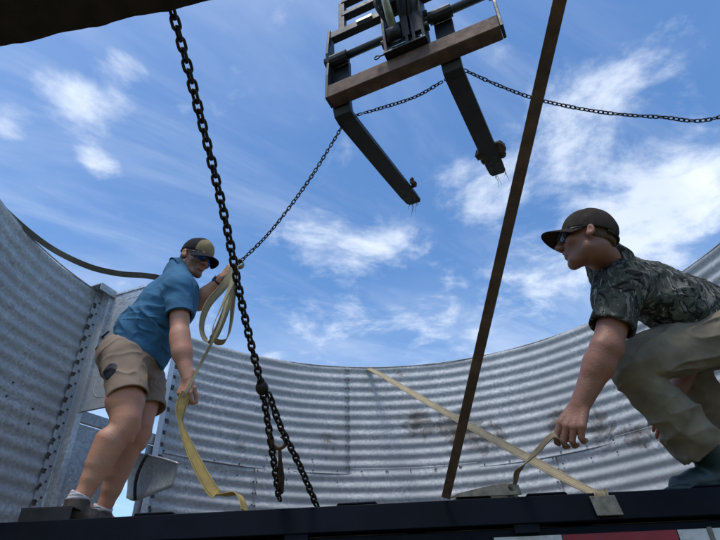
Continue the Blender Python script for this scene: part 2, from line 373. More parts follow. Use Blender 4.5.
for a in np.arange(-24, 202, 5.2):
    if 138 < a < 158: continue
    hp.append((a, JZ+.02, BR-.003)); 
    if random.random() < .6: hp.append((a+random.uniform(-.5, .5), JZ+.02+.1016*random.choice([-1, 0, 1]), BR-.003))
bolts('ring_joint_bolts', hp)
# rim lip
for a0, a1 in ((-25, 139), (157, 203)):
    MB().tube([pol(a, BR, H) for a in np.linspace(a0, a1, int((a1-a0)/2))], .006, 6).build('rim_lip', m_galv, BIN, 0, True)
# door frame: flat bolt strips, jamb flanges, top cap
A0, A1 = 157.0, 139.1
def pv(a): return np.array([math.cos(math.radians(a)), math.sin(math.radians(a)), 0])
def tv(a): return np.array([-math.sin(math.radians(a)), math.cos(math.radians(a)), 0])
for a, sgn in ((A0, 1), (A1, -1)):
    c = pol(a, BR-.012, H/2); M = np.array([pv(a), tv(a), [0, 0, 1]]).T
    jb = MB(); jb.box(c+tv(a)*sgn*.028, (.005, .075, H-.01), M); o = jb.build('jamb_strip', m_flat, BIN)
    fl = MB(); fl.box(pol(a, BR-.052, H/2)-tv(a)*sgn*.012, (.075, .006, H+.01), M); fl.box(pol(a, BR-.092, H/2)-tv(a)*sgn*.034, (.006, .05, H+.01), M); fl.build('door_jamb', m_frame, BIN, .002)
    pts = []; z = .04
    while z < H-.03:
        pts.append((a+sgn*.35, z+.03, BR-.014)); pts.append((a+sgn*1.0, z, BR-.014)); z += PIT
    bolts('jamb_bolts', pts)
    ws_ = MB(); z = .03  # dark plates standing in for the shadowed scallops where each corrugation stands away
    while z < H-.04:
        th = random.uniform(-.35, .35); Rw = np.array([[1, 0, 0], [0, math.cos(th), -math.sin(th)], [0, math.sin(th), math.cos(th)]])
        ws_.box(pol(a, BR-.0155, z)+tv(a)*sgn*(.056+random.uniform(-.006, .006)), (.003, random.uniform(.022, .034), random.uniform(.03, .05)), M@Rw); z += PIT
    ws_.build('jamb_shadow_patches', m_boltm, BIN, .003)['kind'] = 'stuff'
cap = MB(); M = np.array([pv(A0), tv(A0), [0, 0, 1]]).T
cap.box(pol(A0, BR-.06, H+.01)+tv(A0)*.03, (.12, .19, .012), M); cap.box(pol(A0, BR-.117, H-.022)+tv(A0)*.03, (.006, .19, .055), M); cap.build('jamb_cap', m_flat, BIN, .002)
# upper door leaf, swung inwards on the left jamb
h0 = np.array([-2.115, 3.848]); ld = nrm(np.array([-1.863, 3.747])-h0); LW = .70
def leaf_pt(u, z): q = h0+ld*u-BC; return np.array([q[0], q[1], z])
MLf = np.array([[ld[0], ld[1], 0], [0, 0, 1], [ld[1], -ld[0], 0]]).T
zb = EYE+1.47-BED; zt = H+.002
lf = MB(); lf.box(leaf_pt(LW/2, (zb+zt)/2), (LW, zt-zb, .004), MLf); leaf = lf.build('door_leaf', m_flat, BIN)
fr = MB()
for (u, z, w_, h_) in ((.012, (zb+zt)/2, .024, zt-zb), (LW-.012, (zb+zt)/2, .024, zt-zb), (LW/2, zb+.012, LW, .024), (LW/2, zt-.012, LW-.05, .024)): fr.box(leaf_pt(u, z)-MLf[:, 2]*0, (w_, h_, .022 if w_ < LW-.1 else .02), MLf)
fr.build('leaf_edge', m_frame, leaf, .002)
# pressed panel with rounded corners
pp = []
cx, cz, hw, hh, r_ = LW/2, (zb+zt)/2, LW/2-.09, (zt-zb)/2-.09, .10
for (sx_, sz_, a0) in ((1, 1, 0), (-1, 1, 90), (-1, -1, 180), (1, -1, 270)):
    for k in range(7):
        a = math.radians(a0+15*k); pp.append(leaf_pt(cx+sx_*(hw-r_)+r_*math.cos(a), cz+sz_*(hh-r_)+r_*math.sin(a))-MLf[:, 2]*.004)
MB().tube(pp, .008, 6, closed=True).build('pressed_bead', m_flat, leaf, 0, True)
MB().beam(leaf_pt(.02, zb+.62), leaf_pt(.02, zb+.62)+np.array([.10, -.10, .0]), .012, .012).build('latch_bolt', m_black, leaf)
MB().beam(leaf_pt(-.02, zb+.50), leaf_pt(.08, zb+.50)+np.array([0, -.08, 0]), .01, .01).build('latch_bolt', m_black, leaf)
# cross bar and lower panel along the chord between the jambs
PA = pol(A0, BR-.05, 0); PB = pol(A1, BR-.05, 0); cd = nrm(PB-PA); CL = np.linalg.norm(PB-PA); cn = np.array([cd[1], -cd[0], 0])
Mc = np.array([cd, [0, 0, 1], cn]).T
def ch(u, z): return PA+cd*u+np.array([0, 0, z])
zb1 = EYE+1.41-BED; zb2 = EYE+1.495-BED
cb = MB(); cb.box(ch(CL/2, (zb1+zb2)/2), (CL-.02, zb2-zb1, .035), Mc); bar = cb.build('door_cross_bar', m_flat, BIN, .003)
bb = MB()
for u, z in ((.05, zb1+.062), (.06, zb1+.022), (CL-.05, zb1+.05)): bb.tube([ch(u, z)+cn*.017, ch(u, z)+cn*.03], .012, 8)
bb.build('bar_bolts', m_boltm, bar)['kind'] = 'stuff'
lp = MB(); PWd = CL*.50
lp.box(ch(.01+PWd/2, (zb1-.01)/2+.0), (PWd, zb1-.012, .005), Mc); lp.box(ch(PWd+.0, zb1/2), (.012, zb1-.02, .02), Mc); lp.build('lower_door_panel', m_flat, BIN)
MB().box(ch(PWd+.01+(CL-PWd)/2, .11), (CL-PWd-.03, .22, .006), Mc).build('door_sill_plate', m_flat, BIN)
MB().box(ch(CL-.06, zb1/2), (.10, zb1-.02, .006), Mc).build('inner_jamb_plate', m_flat, BIN)
# curled chute sheet springing from the lower opening
def chute():
    b = MB(); n = 14; m_ = 6; V = []; F = []
    p0 = np.array(W(133, 470, 3.75)); ex = nrm(np.array(W(178, 466, 3.55))-p0)
    tl = [np.array(W(*q)) for q in ((118, 446, 4.05), (133, 452, 3.9), (148, 455, 3.80), (163, 458.5, 3.70), (178.5, 463.5, 3.60))]
    bl = [np.array(W(*q)) for q in ((126, 498, 4.10), (134, 501, 3.95), (146, 497, 3.84), (160, 491.5, 3.74), (172, 487, 3.64))]
    T_ = catmull(tl, 5); B_ = catmull(bl, 5)
    for i in range(len(T_)):
        for j in range(m_+1):
            t = j/m_; p = T_[i]*(1-t)+B_[i]*t; p = p+np.array([.25, .97, 0])*.06*math.sin(math.pi*t)*(1-i/(len(T_)-1))**.7; V.append(p-np.array([BC[0], BC[1], BED]))
    for i in range(len(T_)-1):
        for j in range(m_): q = i*(m_+1)+j; F.append((q, q+1, q+m_+2, q+m_+1))
    b.add(V, F); o = b.build('chute_sheet', m_flat, BIN, 0, True); md = o.modifiers.new('s', 'SOLIDIFY'); md.thickness = .004
    MB().tube([p-np.array([BC[0], BC[1], BED]) for p in T_], .007, 6).build('chute_lip', m_frame, o, 0, True)
    MB().tube([T_[10]*(1-t)+B_[6]*t+np.array([-.03*math.sin(t*3.14), -.02, 0])-np.array([BC[0], BC[1], BED]) for t in np.linspace(0, 1, 10)], .012, 6).build('chute_dark_curve', m_hose, o, 0, True)  # dark tube drawing the curved line across the sheet
chute()
# loose rusty base angle by the boots
ba = MB(); p = np.array(W(30, 499, 2.76)); q = np.array(W(78, 504, 2.74)); p[2] = q[2] = BED+.075
ba.beam(p, q, .09, .006); hz_ = p[2]-BED; ba.beam(p+np.array([0, -.042, -hz_/2]), q+np.array([0, -.042, -hz_/2]), .006, hz_-.004); o = ba.build('base_angle', m_black, None, .002)
tag(o, 'short dark steel angle lying on the deck by the leather boots', 'steel angle')

# ------------------------------------------------------------------ overhead beam and leaning bar
zB = EYE+1.5
b1 = WZ(0, 47, zB); b2 = WZ(215, 0, zB); bd = nrm(b2-b1); bn = np.array([bd[1], -bd[0], 0])     # towards the camera side
OB = empty('overhead_beam', (b1-bd*1.3)*[1, 1, 0]); tag(OB, 'dark rusty steel beam crossing overhead in the near top corner', 'beam')
def OL(p): return np.asarray(p)-np.array(OB.location)
bw = .22; cA = b1-bd*1.3+bn*bw/2; cB = b2+bd*2.0+bn*bw/2
ob = MB(); nS = 160; V = []; F = []     # box beam with a slightly ragged, scaled lower edge
for i in range(nS+1):
    c = cA+(cB-cA)*i/nS; j1 = random.uniform(-.0015, .0015)+.003*math.sin(i*.7); j2 = random.uniform(-.001, .001)
    V += [OL(c-bn*(bw/2+j1)+np.array([0, 0, j2])), OL(c+bn*bw/2), OL(c+bn*bw/2+np.array([0, 0, .26])), OL(c-bn*bw/2+np.array([0, 0, .26]))]
for i in range(nS):
    for a in range(4): bb_ = (a+1) % 4; F.append((4*i+a, 4*i+bb_, 4*i+4+bb_, 4*i+4+a))
F += [(0, 1, 2, 3), (4*nS+3, 4*nS+2, 4*nS+1, 4*nS)]
ob.add(V, F).build('beam', mat('scaled_dark_rust', (.030, .020, .017), .85, .1, .5, 18, .004, 60, dirt=(.06, .035, .025), dirt_thr=(.55, .8), dirt_scale=9), OB)
for c in (cA+bd*.12, cB-bd*.12):
    MB().box(OL(c*[1, 1, 0]+np.array([0, 0, zB/2])), (.18, .18, zB-.004), np.array([bd, -bn, [0, 0, 1]]).T).build('post', m_rust, OB)
pb = np.array(W(446, 497, 2.40)); pb[2] = BED+.006; pt = np.array(W(560.5, 0, .80)); pt = pb+(pt-pb)*1.0; dr = nrm(pt-pb); pt = pt+dr*.0
RB = MB(); sd = nrm(np.cross(dr, ray(500, 250))); nn = nrm(np.cross(sd, dr))
RB.beam(pb+dr*.0, pt+dr*.03, .034, .006, up=nn); RB.beam(pb+sd*.017+nn*.015, pt+dr*.03+sd*.017+nn*.015, .006, .034, up=nn)
o = RB.build('leaning_bar', m_rust, None, .0015); tag(o, 'long rusty steel angle bar leaning from the trailer edge up out of frame', 'steel bar')

# ------------------------------------------------------------------ chains
def link_mesh(pitch, wire, width, seg=18, n=7):
    """one stadium link, long axis x, flat in xy"""
    Rr = (width+wire)/2; hl = (pitch+wire)/2+wire*.0-Rr+wire*.5*0 + (pitch/2-(pitch+wire)/2+wire/2)
    hl = max(.001, (pitch+wire)/2-Rr)
    P = []
    for k in range(seg//2+1): a = -math.pi/2+math.pi*k/(seg//2); P.append((hl+Rr*math.cos(a), Rr*math.sin(a), 0))
    for k in range(seg//2+1): a = math.pi/2+math.pi*k/(seg//2); P.append((-hl+Rr*math.cos(a), Rr*math.sin(a), 0))
    b = MB(); b.tube(P, wire/2, n, closed=True); return b
def link_mats(path, pitch, roll0=.0, wob=.12):
    Q = resample(path, pitch); Ms = []
    ref = np.array([.3, .2, 1.]); 
    for i in range(len(Q)-1):
        x = nrm(Q[i+1]-Q[i]); y = nrm(np.cross(ref, x)); z = np.cross(x, y)
        a = roll0+(math.pi/2 if i % 2 else 0)+random.uniform(-wob, wob); c, s = math.cos(a), math.sin(a)
        y2 = y*c+z*s; z2 = np.cross(x, y2); m = (Q[i]+Q[i+1])/2
        Ms.append(Matrix(((x[0], y2[0], z2[0], m[0]), (x[1], y2[1], z2[1], m[1]), (x[2], y2[2], z2[2], m[2]), (0, 0, 0, 1))))
    return Ms
ctop = np.array(W(171, 6, .835)); cbot = np.array(W(280, 503, 2.60)); cbot[2] = max(cbot[2], BED+.02)
BCH = empty('binder_chain', cbot); tag(BCH, 'heavy dark chain hanging from the overhead beam down to the trailer deck', 'chain')
lm = link_mesh(.030, .0103, .0138); big_me = None
def put_links(path, parent, pitch, roll0=0):
    global big_me
    for m in link_mats(path, pitch, roll0):
        if big_me is None:
            o = lm.build('link', m_chain, parent, 0, True); big_me = o.data
        else: o = link('link', big_me, None, parent)
        o.matrix_parent_inverse = Matrix.Identity(4); o.matrix_basis = Matrix.Translation(-Vector(parent.location)) @ m
top_ext = ctop+nrm(ctop-cbot)*.05; top_ext[2] = min(top_ext[2], zB+.02)
knot = WL(262, 388, ctop, cbot)
path = catmull([ctop]+[WL(*q, ctop, cbot) for q in ((190, 76), (210, 155), (227, 228), (241, 300), (253, 352))]+[knot, WL(269, 430, ctop, cbot), WL(275, 470, ctop, cbot), cbot], 10)
put_links(path, BCH, .030, .5)
kb = MB()                              # the shackle swivel: a flattened ball with a collar
for k in range(1):
    pts = []; rs = []
    dk = nrm(cbot-ctop)
    for i in range(9): t = -1+2*i/8; pts.append(knot+dk*.032*t); rs.append(.026*math.sqrt(max(.05, 1-t*t*.93)))
    kb.tube(pts, rs, 14)
kb.build('swivel', m_chain, BCH, 0, True).location = -Vector(BCH.location)
# grab hook
hk = WL(271, 440, ctop, cbot); dk = nrm(cbot-ctop); sd2 = -nrm(np.cross(dk, [0, 1, 0])); P = []
for i in range(13): a = math.pi*1.35*i/12; P.append(hk+dk*(.02+.032*math.sin(a))+sd2*(.03-.03*math.cos(a))*-1)
hb = MB(); hb.tube([hk-dk*.05, hk-dk*.015]+P, [.008, .011]+[.011-.0004*i for i in range(13)], 8); hb.build('grab_hook', m_rust, BCH, 0, True).location = -Vector(BCH.location)
lvA = hk+dk*.045-sd2*.03; lvB = np.array(WL(281, 492, ctop, cbot))
lv = MB(); lv.tube([lvA, lvA*.7+lvB*.3, lvA*.35+lvB*.65, lvB], [.007, .009, .018, .013], 10); lv.build('binder_lever', m_rust, BCH, 0, True).location = -Vector(BCH.location)
# second branch
b_end = np.array(W(317, 503, 2.56)); b_end[2] = BED+.02
BR2 = empty('branch_chain', b_end); tag(BR2, 'shorter dark chain branching from the rusty swivel to the deck', 'chain')
sK = knot+np.array([.028, 0, -.02])
put_links(catmull([sK, WL(281, 425, sK, b_end)+np.array([0, 0, -.01]), WL(298, 462, sK, b_end), b_end], 10), BR2, .030, .2)
# sling chain over the forks: hand - left fork - right fork - bin rim at the right
zF = EYE+3.128
hA = np.array(W(238, 264, 2.88)); f1 = np.array(WZ(347, 118, zF)); f2 = np.array(WZ(364, 113, zF)); f3 = np.array(WZ(445, 80, zF)); f4 = np.array(WZ(464, 70, zF))
rimR = pol(-24, BR, H)+np.array([BC[0], BC[1], BED])
sm = lambda a, b, pts: [a]+[WL(*q, a, b) for q in pts]+[b]
p1 = catmull(sm(hA, f1, [(270, 232), (305, 186), (328, 150)]), 10); p2 = catmull(sm(f2, f3, [(378, 109), (415, 97)]), 10); p3 = catmull(sm(f4, rimR, [(500, 86), (540, 100), (600, 112), (660, 117), (720, 117)]), 10)
sl_ = link_mesh(.028, .008, .012, 10, 5); base_v = np.array([(*v, 1) for v in sl_.v]); SCE = empty('sling_chain', tuple(f1)); tag(SCE, 'thin dark chain slung under both forks and running off to the right', 'chain')
for pth in (p1, [f1, f2], p2, [f3, f4], p3):
    SC = MB()
    for m in link_mats(pth, .028, .4, .3):
        mm = np.array(m); v = (base_v@mm.T)[:, :3]-f1; SC.add(v, sl_.f)
    SC.build('chain_run', m_chain, SCE, 0, True)['kind'] = 'stuff'

# ------------------------------------------------------------------ loader with fork carriage
LA = np.array(WZ(331, 97, EYE+3.2)); LB = np.array(WZ(500, 27, EYE+3.2)); be = nrm(LB-LA); fn = np.array([-be[1], be[0], 0]); fn = fn if fn[1] > 0 else -fn
CWd = np.linalg.norm(LB-LA); MC = np.array([be, fn, [0, 0, 1]]).T
LDR = empty('loader', tuple((LA+LB)/2*[1, 1, 0]-fn*7.0)); tag(LDR, 'dark loader boom holding a rusty pallet fork carriage overhead', 'loader')
lo_ = np.array(LDR.location)
def C(u, v, w): return LA+be*u+fn*v+np.array([0, 0, w])-lo_       # u along the bar, v along the forks, w up
def cbox(b, u, v, w, su, sv, sw): return b.box(C(u, v, w), (su, sv, sw), MC)
cbox(MB(), CWd/2, 0, 0, CWd, .105, .13).build('lower_bar', m_rust, LDR, .006)
shz = .41; tz_ = .70
sb = MB(); sb.tube([C(-.05, .0, shz), C(CWd+.05, .0, shz)], .03, 14); sb.build('fork_shaft', m_fork, LDR, 0, True)
cbox(MB(), CWd/2, -.01, tz_, CWd-.02, .06, .075).build('upper_bar', m_fork, LDR, .004)
for u in (-.012, CWd+.012):
    ep = MB(); ep.prism([(-.05, -.06), (.05, -.06), (.045, .25), (.035, .36), (.06, .45), (.04, .80), (-.03, .80), (-.06, .45), (-.035, .36), (-.05, .2)], .02, np.array([fn, [0, 0, 1], be]).T, C(u-.01, 0, 0)); ep.build('end_plate', m_fork, LDR, .003)
    MB().tube([C(u-.03, 0, shz), C(u+.03, 0, shz)], .048, 12).build('shaft_collar', m_fork, LDR)
# guard above
gd = MB()
for (a, b_) in (((.10, tz_), (.10, 1.12)), ((.10, 1.12), (CWd-.1, 1.12)), ((CWd-.1, 1.12), (CWd-.1, tz_)), ((.10, .93), (CWd-.1, .93))):
    gd.beam(C(a[0], -.01, a[1]), C(b_[0], -.01, b_[1]), .05, .05 if a[1] != b_[1] else .06, up=tuple(fn))
gd.build('load_guard', m_fork, LDR, .004)
MB().box(C(.30, -.052, tz_), (.13, .012, .03), MC).build('bar_bracket', m_chrome, LDR)
# forks: shank hung on the shaft, heel, tapering blade
def uof(px, py, z): q = np.array(WZ(px, py, z)); return (q-LA)@be, (q-LA)@fn
for (pxh, pyh, pxt, pyt) in ((344, 116, 415, 203), (455, 76, 498.5, 174)):
    u0, v0 = uof(pxh, pyh, EYE+3.08); u1, v1 = uof(pxt, pyt, EYE+3.09); fw = .132
    fk = MB(); um = u0; V = []; F = []
    prof = [(.075, shz+.03, .045), (.075, .2, .048), (.078, .0, .052), (.085, -.07, .056), (.10, -.105, .06), (.14, -.12, .055), (.3, -.12, .05), (v1*.6, -.118, .044), (v1-.12, -.114, .03), (v1-.03, -.112, .018), (v1, -.112, .012)]
    ws = [1]*8+[1, .95, .72]
    for i, (v, w, th) in enumerate(prof):
        a = prof[max(i-1, 0)]; c = prof[min(i+1, len(prof)-1)]; t = nrm([c[0]-a[0], c[1]-a[1]]); n_ = np.array([-t[1], t[0]])    # in v,w
        uu = u0+(u1-u0)*max(0, v-.1)/(v1-.1)
        for s_, k in ((-1, -1), (1, -1), (1, 1), (-1, 1)):
            V.append(C(uu+s_*fw/2*ws[i], v+n_[0]*th/2*k, w+n_[1]*th/2*k))
    n = len(prof)
    for i in range(n-1):
        for a in range(4): b_ = (a+1) % 4; F.append((4*i+a, 4*i+b_, 4*i+4+b_, 4*i+4+a))
    F += [(3, 2, 1, 0), (4*n-4, 4*n-3, 4*n-2, 4*n-1)]
    fo = fk.add(V, F).build('fork', m_fork, LDR, .005)
    hk_ = MB(); hk_.tube([C(u0-fw*.62, .0, shz), C(u0+fw*.62, .0, shz)], .047, 12); hk_.build('fork_hanger', m_fork, fo, 0, False)
    # mud and straw stuck near the tip
    mt = random.Random(int(pxt))
    cl = MB()
    for k in range(26):
        s_ = mt.choice((-1, 1)); c = C(u1+s_*fw*.52+mt.uniform(-.01, .012)*s_, v1-mt.uniform(.19, .30 if pxt > 450 else .25), -.10+mt.uniform(-.02, .02)); r_ = mt.uniform(.018, .045 if pxt > 450 else .022)
        me_ = bmesh.new(); bmesh.ops.create_icosphere(me_, subdivisions=1, radius=r_)
        cl.add([np.array(v.co)*[mt.uniform(.7, 1.3) for _ in range(3)]+c for v in me_.verts], [tuple(v.index for v in f.verts) for f in me_.faces]); me_.free()
    cl.build('mud_clod', m_clod, fo)['kind'] = 'stuff'
    st = MB()
    for k in range(26):
        base = C(u1+mt.uniform(-.06, .06), v1-(mt.uniform(0, .02) if k < 8 else mt.uniform(.1, .26)), -.115); d = np.array([mt.uniform(-.4, .4), mt.uniform(-.2, .6), -1 if k < 18 else .4]); d = nrm(d)*mt.uniform(.03, .20 if k < 4 else .06)
        st.tube([base, base+d*.5+np.array([mt.uniform(-.01, .01), 0, 0]), base+d], [.0022, .0018, .0010], 4)
    st.build('straw', m_straw, fo)['kind'] = 'stuff'
# coupler: base plate, cheek plates, pins, tilt cylinder, links, hoses, boom
um = uof(412, 62, EYE+3.27)[0]
cbox(MB(), um, -.03, .075, .30, .16, .018).build('coupler_base', m_black, LDR, .003)
pn = MB(); pn.tube([C(um-.19, -.09, .085), C(um-.14, -.09, .085)], .006, 6)
pn.tube([C(um-.205, -.09, .085)+be*.018*math.cos(a)+np.array([0, 0, .018*math.sin(a)]) for a in np.linspace(0, 6.28, 13)[:-1]], .005, 6, closed=True); pn.build('ring_pin', m_black, LDR, 0, True)
for du in (-.135, .02, .07, .135):
    ck = MB(); ck.prism([(-.10, .08), (.06, .08), (.05, .30), (.03, .80), (-.10, .92), (-.26, .86), (-.24, .70), (-.13, .55), (-.12, .25)], .022, np.array([fn, [0, 0, 1], be]).T, C(um+du-.011, 0, 0)); ck.build('cheek_plate', m_black, LDR, .003)
for v, w in ((-.06, .24), (-.19, .79), (-.02, .45)): MB().tube([C(um-.17, v, w), C(um+.17, v, w)], .032, 12).build('pivot_pin', m_fork, LDR)
cy = MB(); cy.tube([C(um-.055, -.13, .22), C(um-.075, -.40, .86)], .030, 14); cyo = cy.build('tilt_cylinder', m_chrome, LDR, 0, True)
cy = MB(); cy.tube([C(um-.0745, -.39, .83), C(um-.10, -.85, 1.9)], .05, 16); cy.build('cylinder_barrel', m_fork, cyo, 0, True)
cy = MB(); cy.tube([C(um-.10, -.125, .21), C(um-.01, -.125, .21)], .05, 14); cy.build('rod_eye', m_black, cyo, 0, True)
for du in (.02, .105):
    MB().beam(C(um+du, -.10, .16), C(um+du, -.16, .86), .022, .05, up=tuple(be)).build('tilt_link', m_fork, LDR, .003)
for i, (du, c1, c2) in enumerate(((.0, .02, .06), (.03, .06, .02), (.055, .10, .10), (-.09, -.14, -.12), (.10, .16, .12))):
    hp_ = catmull([C(um+du, -.10, .35), C(um+c1, -.22, .48), C(um+c2, -.24, .72), C(um+du*.5, -.33, 1.0), C(um+du, -.6, 1.5)], 8)
    MB().tube(hp_, .013, 8).build('hydraulic_hose', m_hose, LDR, 0, True)
MB().box(C(um+.03, -.10, .60), (.34, .10, .06), MC).build('coupler_cross_plate', m_black, LDR, .003)
MB().box(C(um, -.05, .14), (.20, .03, .06), MC).build('coupler_web', m_black, LDR, .003)
bo = MB(); bA = C(um, -.16, .84); bB = C(um, -2.2, 2.1); bC = C(um, -7.2, -1.6)
bo.beam(bA, bB, .20, .24); bo.build('boom_head', m_black, LDR, .006)
bo = MB(); bo.beam(bB, bC, .24, .34); bo.build('boom', m_yellowm, LDR, .01)
g0 = lo_*0
ch_ = MB(); ch_.box(MC@np.array([0, -1.2, .95]), (1.3, 4.2, .9), MC); ch_.box(MC@np.array([0, -.3, 1.6]), (.5, .8, .8), MC); ch_.build('chassis', m_yellowm, LDR, .04)
cbm = MB(); cbm.box(MC@np.array([-.45, -1.2, 2.05]), (.75, 1.3, 1.3), MC); cbm.build('cab', m_black, LDR, .05)
for u in (-.85, .85):
    for v in (-2.6, .3):
        w_ = MB(); p = MC@np.array([u, v, .55]); ax = MC@np.array([1., 0, 0]); w_.tube([p-ax*.18, p-ax*.15, p+ax*.15, p+ax*.18], [.46, .55, .55, .46], 28)
        w_ = w_.build('wheel', m_tyre, LDR, .01); MB().tube([p-ax*.185, p+ax*.185], .28, 20).build('rim', m_yellowm, w_)

# ------------------------------------------------------------------ people: bodies and clothes grown as smooth distance fields
_tab = np.random.default_rng(3).random((64, 64, 64)).astype(np.float32)
def vnoise(p):
    i = np.floor(p).astype(np.int32); f = (p-i).astype(np.float32); f = f*f*(3-2*f); i &= 63; j = (i+1) & 63; r = 0
    for a in (0, 1):
        for b in (0, 1):
            for c in (0, 1):
                w = (f[:, 0] if a else 1-f[:, 0])*(f[:, 1] if b else 1-f[:, 1])*(f[:, 2] if c else 1-f[:, 2])
                r = r+w*_tab[(j if a else i)[:, 0], (j if b else i)[:, 1], (j if c else i)[:, 2]]
    return r
class SDF:
    def __init__(s, lo, hi, h):
        s.o = np.asarray(lo, float); s.h = h; s.n = np.ceil((np.asarray(hi)-s.o)/h).astype(int)+1; s.d = np.full(s.n, .2, np.float32)
    def _loc(s, lo, hi):
        a = np.clip(np.floor((lo-s.o)/s.h).astype(int), 0, s.n-1); b = np.clip(np.ceil((hi-s.o)/s.h).astype(int)+1, 1, s.n)
        if np.any(b <= a): return None, None
        sl = tuple(slice(x, y) for x, y in zip(a, b))
        ax = [(s.o[k]+s.h*np.arange(a[k], b[k])).astype(np.float32) for k in range(3)]
        return sl, np.meshgrid(*ax, indexing='ij', sparse=True)
    def _mix(s, sl, e, k, sub):
        d = s.d[sl]
        if sub:
            e = -e; h = np.clip(.5-.5*(e-d)/k, 0, 1); s.d[sl] = e*(1-h)+d*h+k*h*(1-h)
        else:
            h = np.clip(.5+.5*(e-d)/k, 0, 1); s.d[sl] = e*(1-h)+d*h-k*h*(1-h)
    def cone(s, a, b, r1, r2, k=.01, flat=None, sub=False):
        a = np.asarray(a, float); b = np.asarray(b, float); R_ = max(r1, r2)*(max(1, flat[1]) if flat else 1)+k+.02
        sl, g = s._loc(np.minimum(a, b)-R_, np.maximum(a, b)+R_)
        if sl is None: return s
        ab = b-a; L2 = max(ab@ab, 1e-9); t = np.clip(((g[0]-a[0])*ab[0]+(g[1]-a[1])*ab[1]+(g[2]-a[2])*ab[2])/L2, 0, 1)
        v = [g[i]-a[i]-t*ab[i] for i in range(3)]
        if flat:
            ax, f = flat; ax = nrm(ax); q = (v[0]*ax[0]+v[1]*ax[1]+v[2]*ax[2])*(1/f-1); v = [v[i]+q*ax[i] for i in range(3)]
            e = (np.sqrt(v[0]**2+v[1]**2+v[2]**2)-(r1+(r2-r1)*t))*(f if f < 1 else 1)
        else: e = np.sqrt(v[0]**2+v[1]**2+v[2]**2)-(r1+(r2-r1)*t)
        s._mix(sl, e, k, sub); return s
    def chain(s, P, R_, k=.01, flat=None):
        for i in range(len(P)-1): s.cone(P[i], P[i+1], R_[i], R_[i+1], k, flat)
        return s
    def ell(s, c, M, r, k=.01, sub=False):
        c = np.asarray(c, float); R_ = max(r)+k+.02; sl, g = s._loc(c-R_, c+R_)
        if sl is None: return s
        p = [g[i]-c[i] for i in range(3)]; q = [M[0, j]*p[0]+M[1, j]*p[1]+M[2, j]*p[2] for j in range(3)]
        k0 = np.sqrt(sum((q[j]/r[j])**2 for j in range(3))); k1 = np.sqrt(sum((q[j]/r[j]**2)**2 for j in range(3)))
        s._mix(sl, k0*(k0-1)/np.maximum(k1, 1e-6), k, sub); return s
    def box(s, c, M, b, rd, k=.01, sub=False):
        c = np.asarray(c, float); R_ = np.linalg.norm(b)+k+.02; sl, g = s._loc(c-R_, c+R_)
        if sl is None: return s
        p = [g[i]-c[i] for i in range(3)]; q = [np.abs(M[0, j]*p[0]+M[1, j]*p[1]+M[2, j]*p[2])-(b[j]-rd) for j in range(3)]
        e = np.sqrt(sum(np.maximum(x, 0)**2 for x in q))+np.minimum(np.maximum(np.maximum(q[0], q[1]), q[2]), 0)-rd
        s._mix(sl, e, k, sub); return s
    def cut(s, p, n, rad, k=.004):      # remove what lies beyond the plane, within rad of p
        p = np.asarray(p, float); n = nrm(n); sl, g = s._loc(p-rad, p+rad)
        if sl is None: return s
        e = -((g[0]-p[0])*n[0]+(g[1]-p[1])*n[1]+(g[2]-p[2])*n[2])
        far = np.sqrt((g[0]-p[0])**2+(g[1]-p[1])**2+(g[2]-p[2])**2)-rad
        s._mix(sl, np.maximum(e, far), k, True); return s
    def hit(s, px, py):                 # first surface point along a photo pixel's ray
        d = ray(px, py); d = d/np.linalg.norm(d); t = np.arange(1., 6., .003)[:, None]; p = d*t+np.array([0, 0, EYE]); i = np.round((p-s.o)/s.h).astype(int)
        ok = np.all((i >= 0) & (i < s.n), 1); i = np.where(ok[:, None], i, 0); v = np.where(ok, s.d[i[:, 0], i[:, 1], i[:, 2]], 1); k = np.nonzero(v < 0)[0]
        return p[k[0]] if len(k) else None
    def disp(s, fn, band=.03):
        I = np.nonzero(np.abs(s.d) < band); p = np.stack(I, 1)*s.h+s.o; s.d[I] -= fn(p).astype(np.float32); return s
    def mesh(s, name, matl, parent=None, off=None, attr=None):
        d = s.d; c = (d < 0); n = [x-1 for x in d.shape]
        cnt = np.zeros(n, np.uint8); C8 = [(a, b, e) for a in (0, 1) for b in (0, 1) for e in (0, 1)]
        for a, b, e in C8: cnt += c[a:a+n[0], b:b+n[1], e:e+n[2]]
        act = (cnt > 0) & (cnt < 8); ijk = np.argwhere(act); idx = np.full(n, -1, np.int32); idx[act] = np.arange(len(ijk))
        V8 = [d[ijk[:, 0]+a, ijk[:, 1]+b, ijk[:, 2]+e] for a, b, e in C8]; acc = np.zeros((len(ijk), 3)); m = np.zeros(len(ijk))
        for i in range(8):
            for j in range(i+1, 8):
                if sum(abs(x-y) for x, y in zip(C8[i], C8[j])) != 1: continue
                w = (V8[i] < 0) != (V8[j] < 0); t = np.where(w, V8[i]/np.where(w, V8[i]-V8[j], 1), 0)[:, None]
                acc += w[:, None]*(np.array(C8[i])+t*(np.array(C8[j])-np.array(C8[i]))); m += w
        v = (ijk+acc/m[:, None])*s.h+s.o; Q = []
        for ax in range(3):
            sl0 = [slice(1, -1)]*3; sl1 = [slice(1, -1)]*3; sl0[ax] = slice(0, -1); sl1[ax] = slice(1, None)
            A = c[tuple(sl0)]; B = c[tuple(sl1)]; E_ = np.argwhere(A != B); sg = A[E_[:, 0], E_[:, 1], E_[:, 2]]
            o1, o2 = [k for k in range(3) if k != ax]; base = E_.copy(); base[:, o1] += 1; base[:, o2] += 1
            def cell(x, y): q = base.copy(); q[:, o1] -= x; q[:, o2] -= y; return idx[q[:, 0], q[:, 1], q[:, 2]]
            f = np.stack([cell(1, 1), cell(0, 1), cell(0, 0), cell(1, 0)], 1)
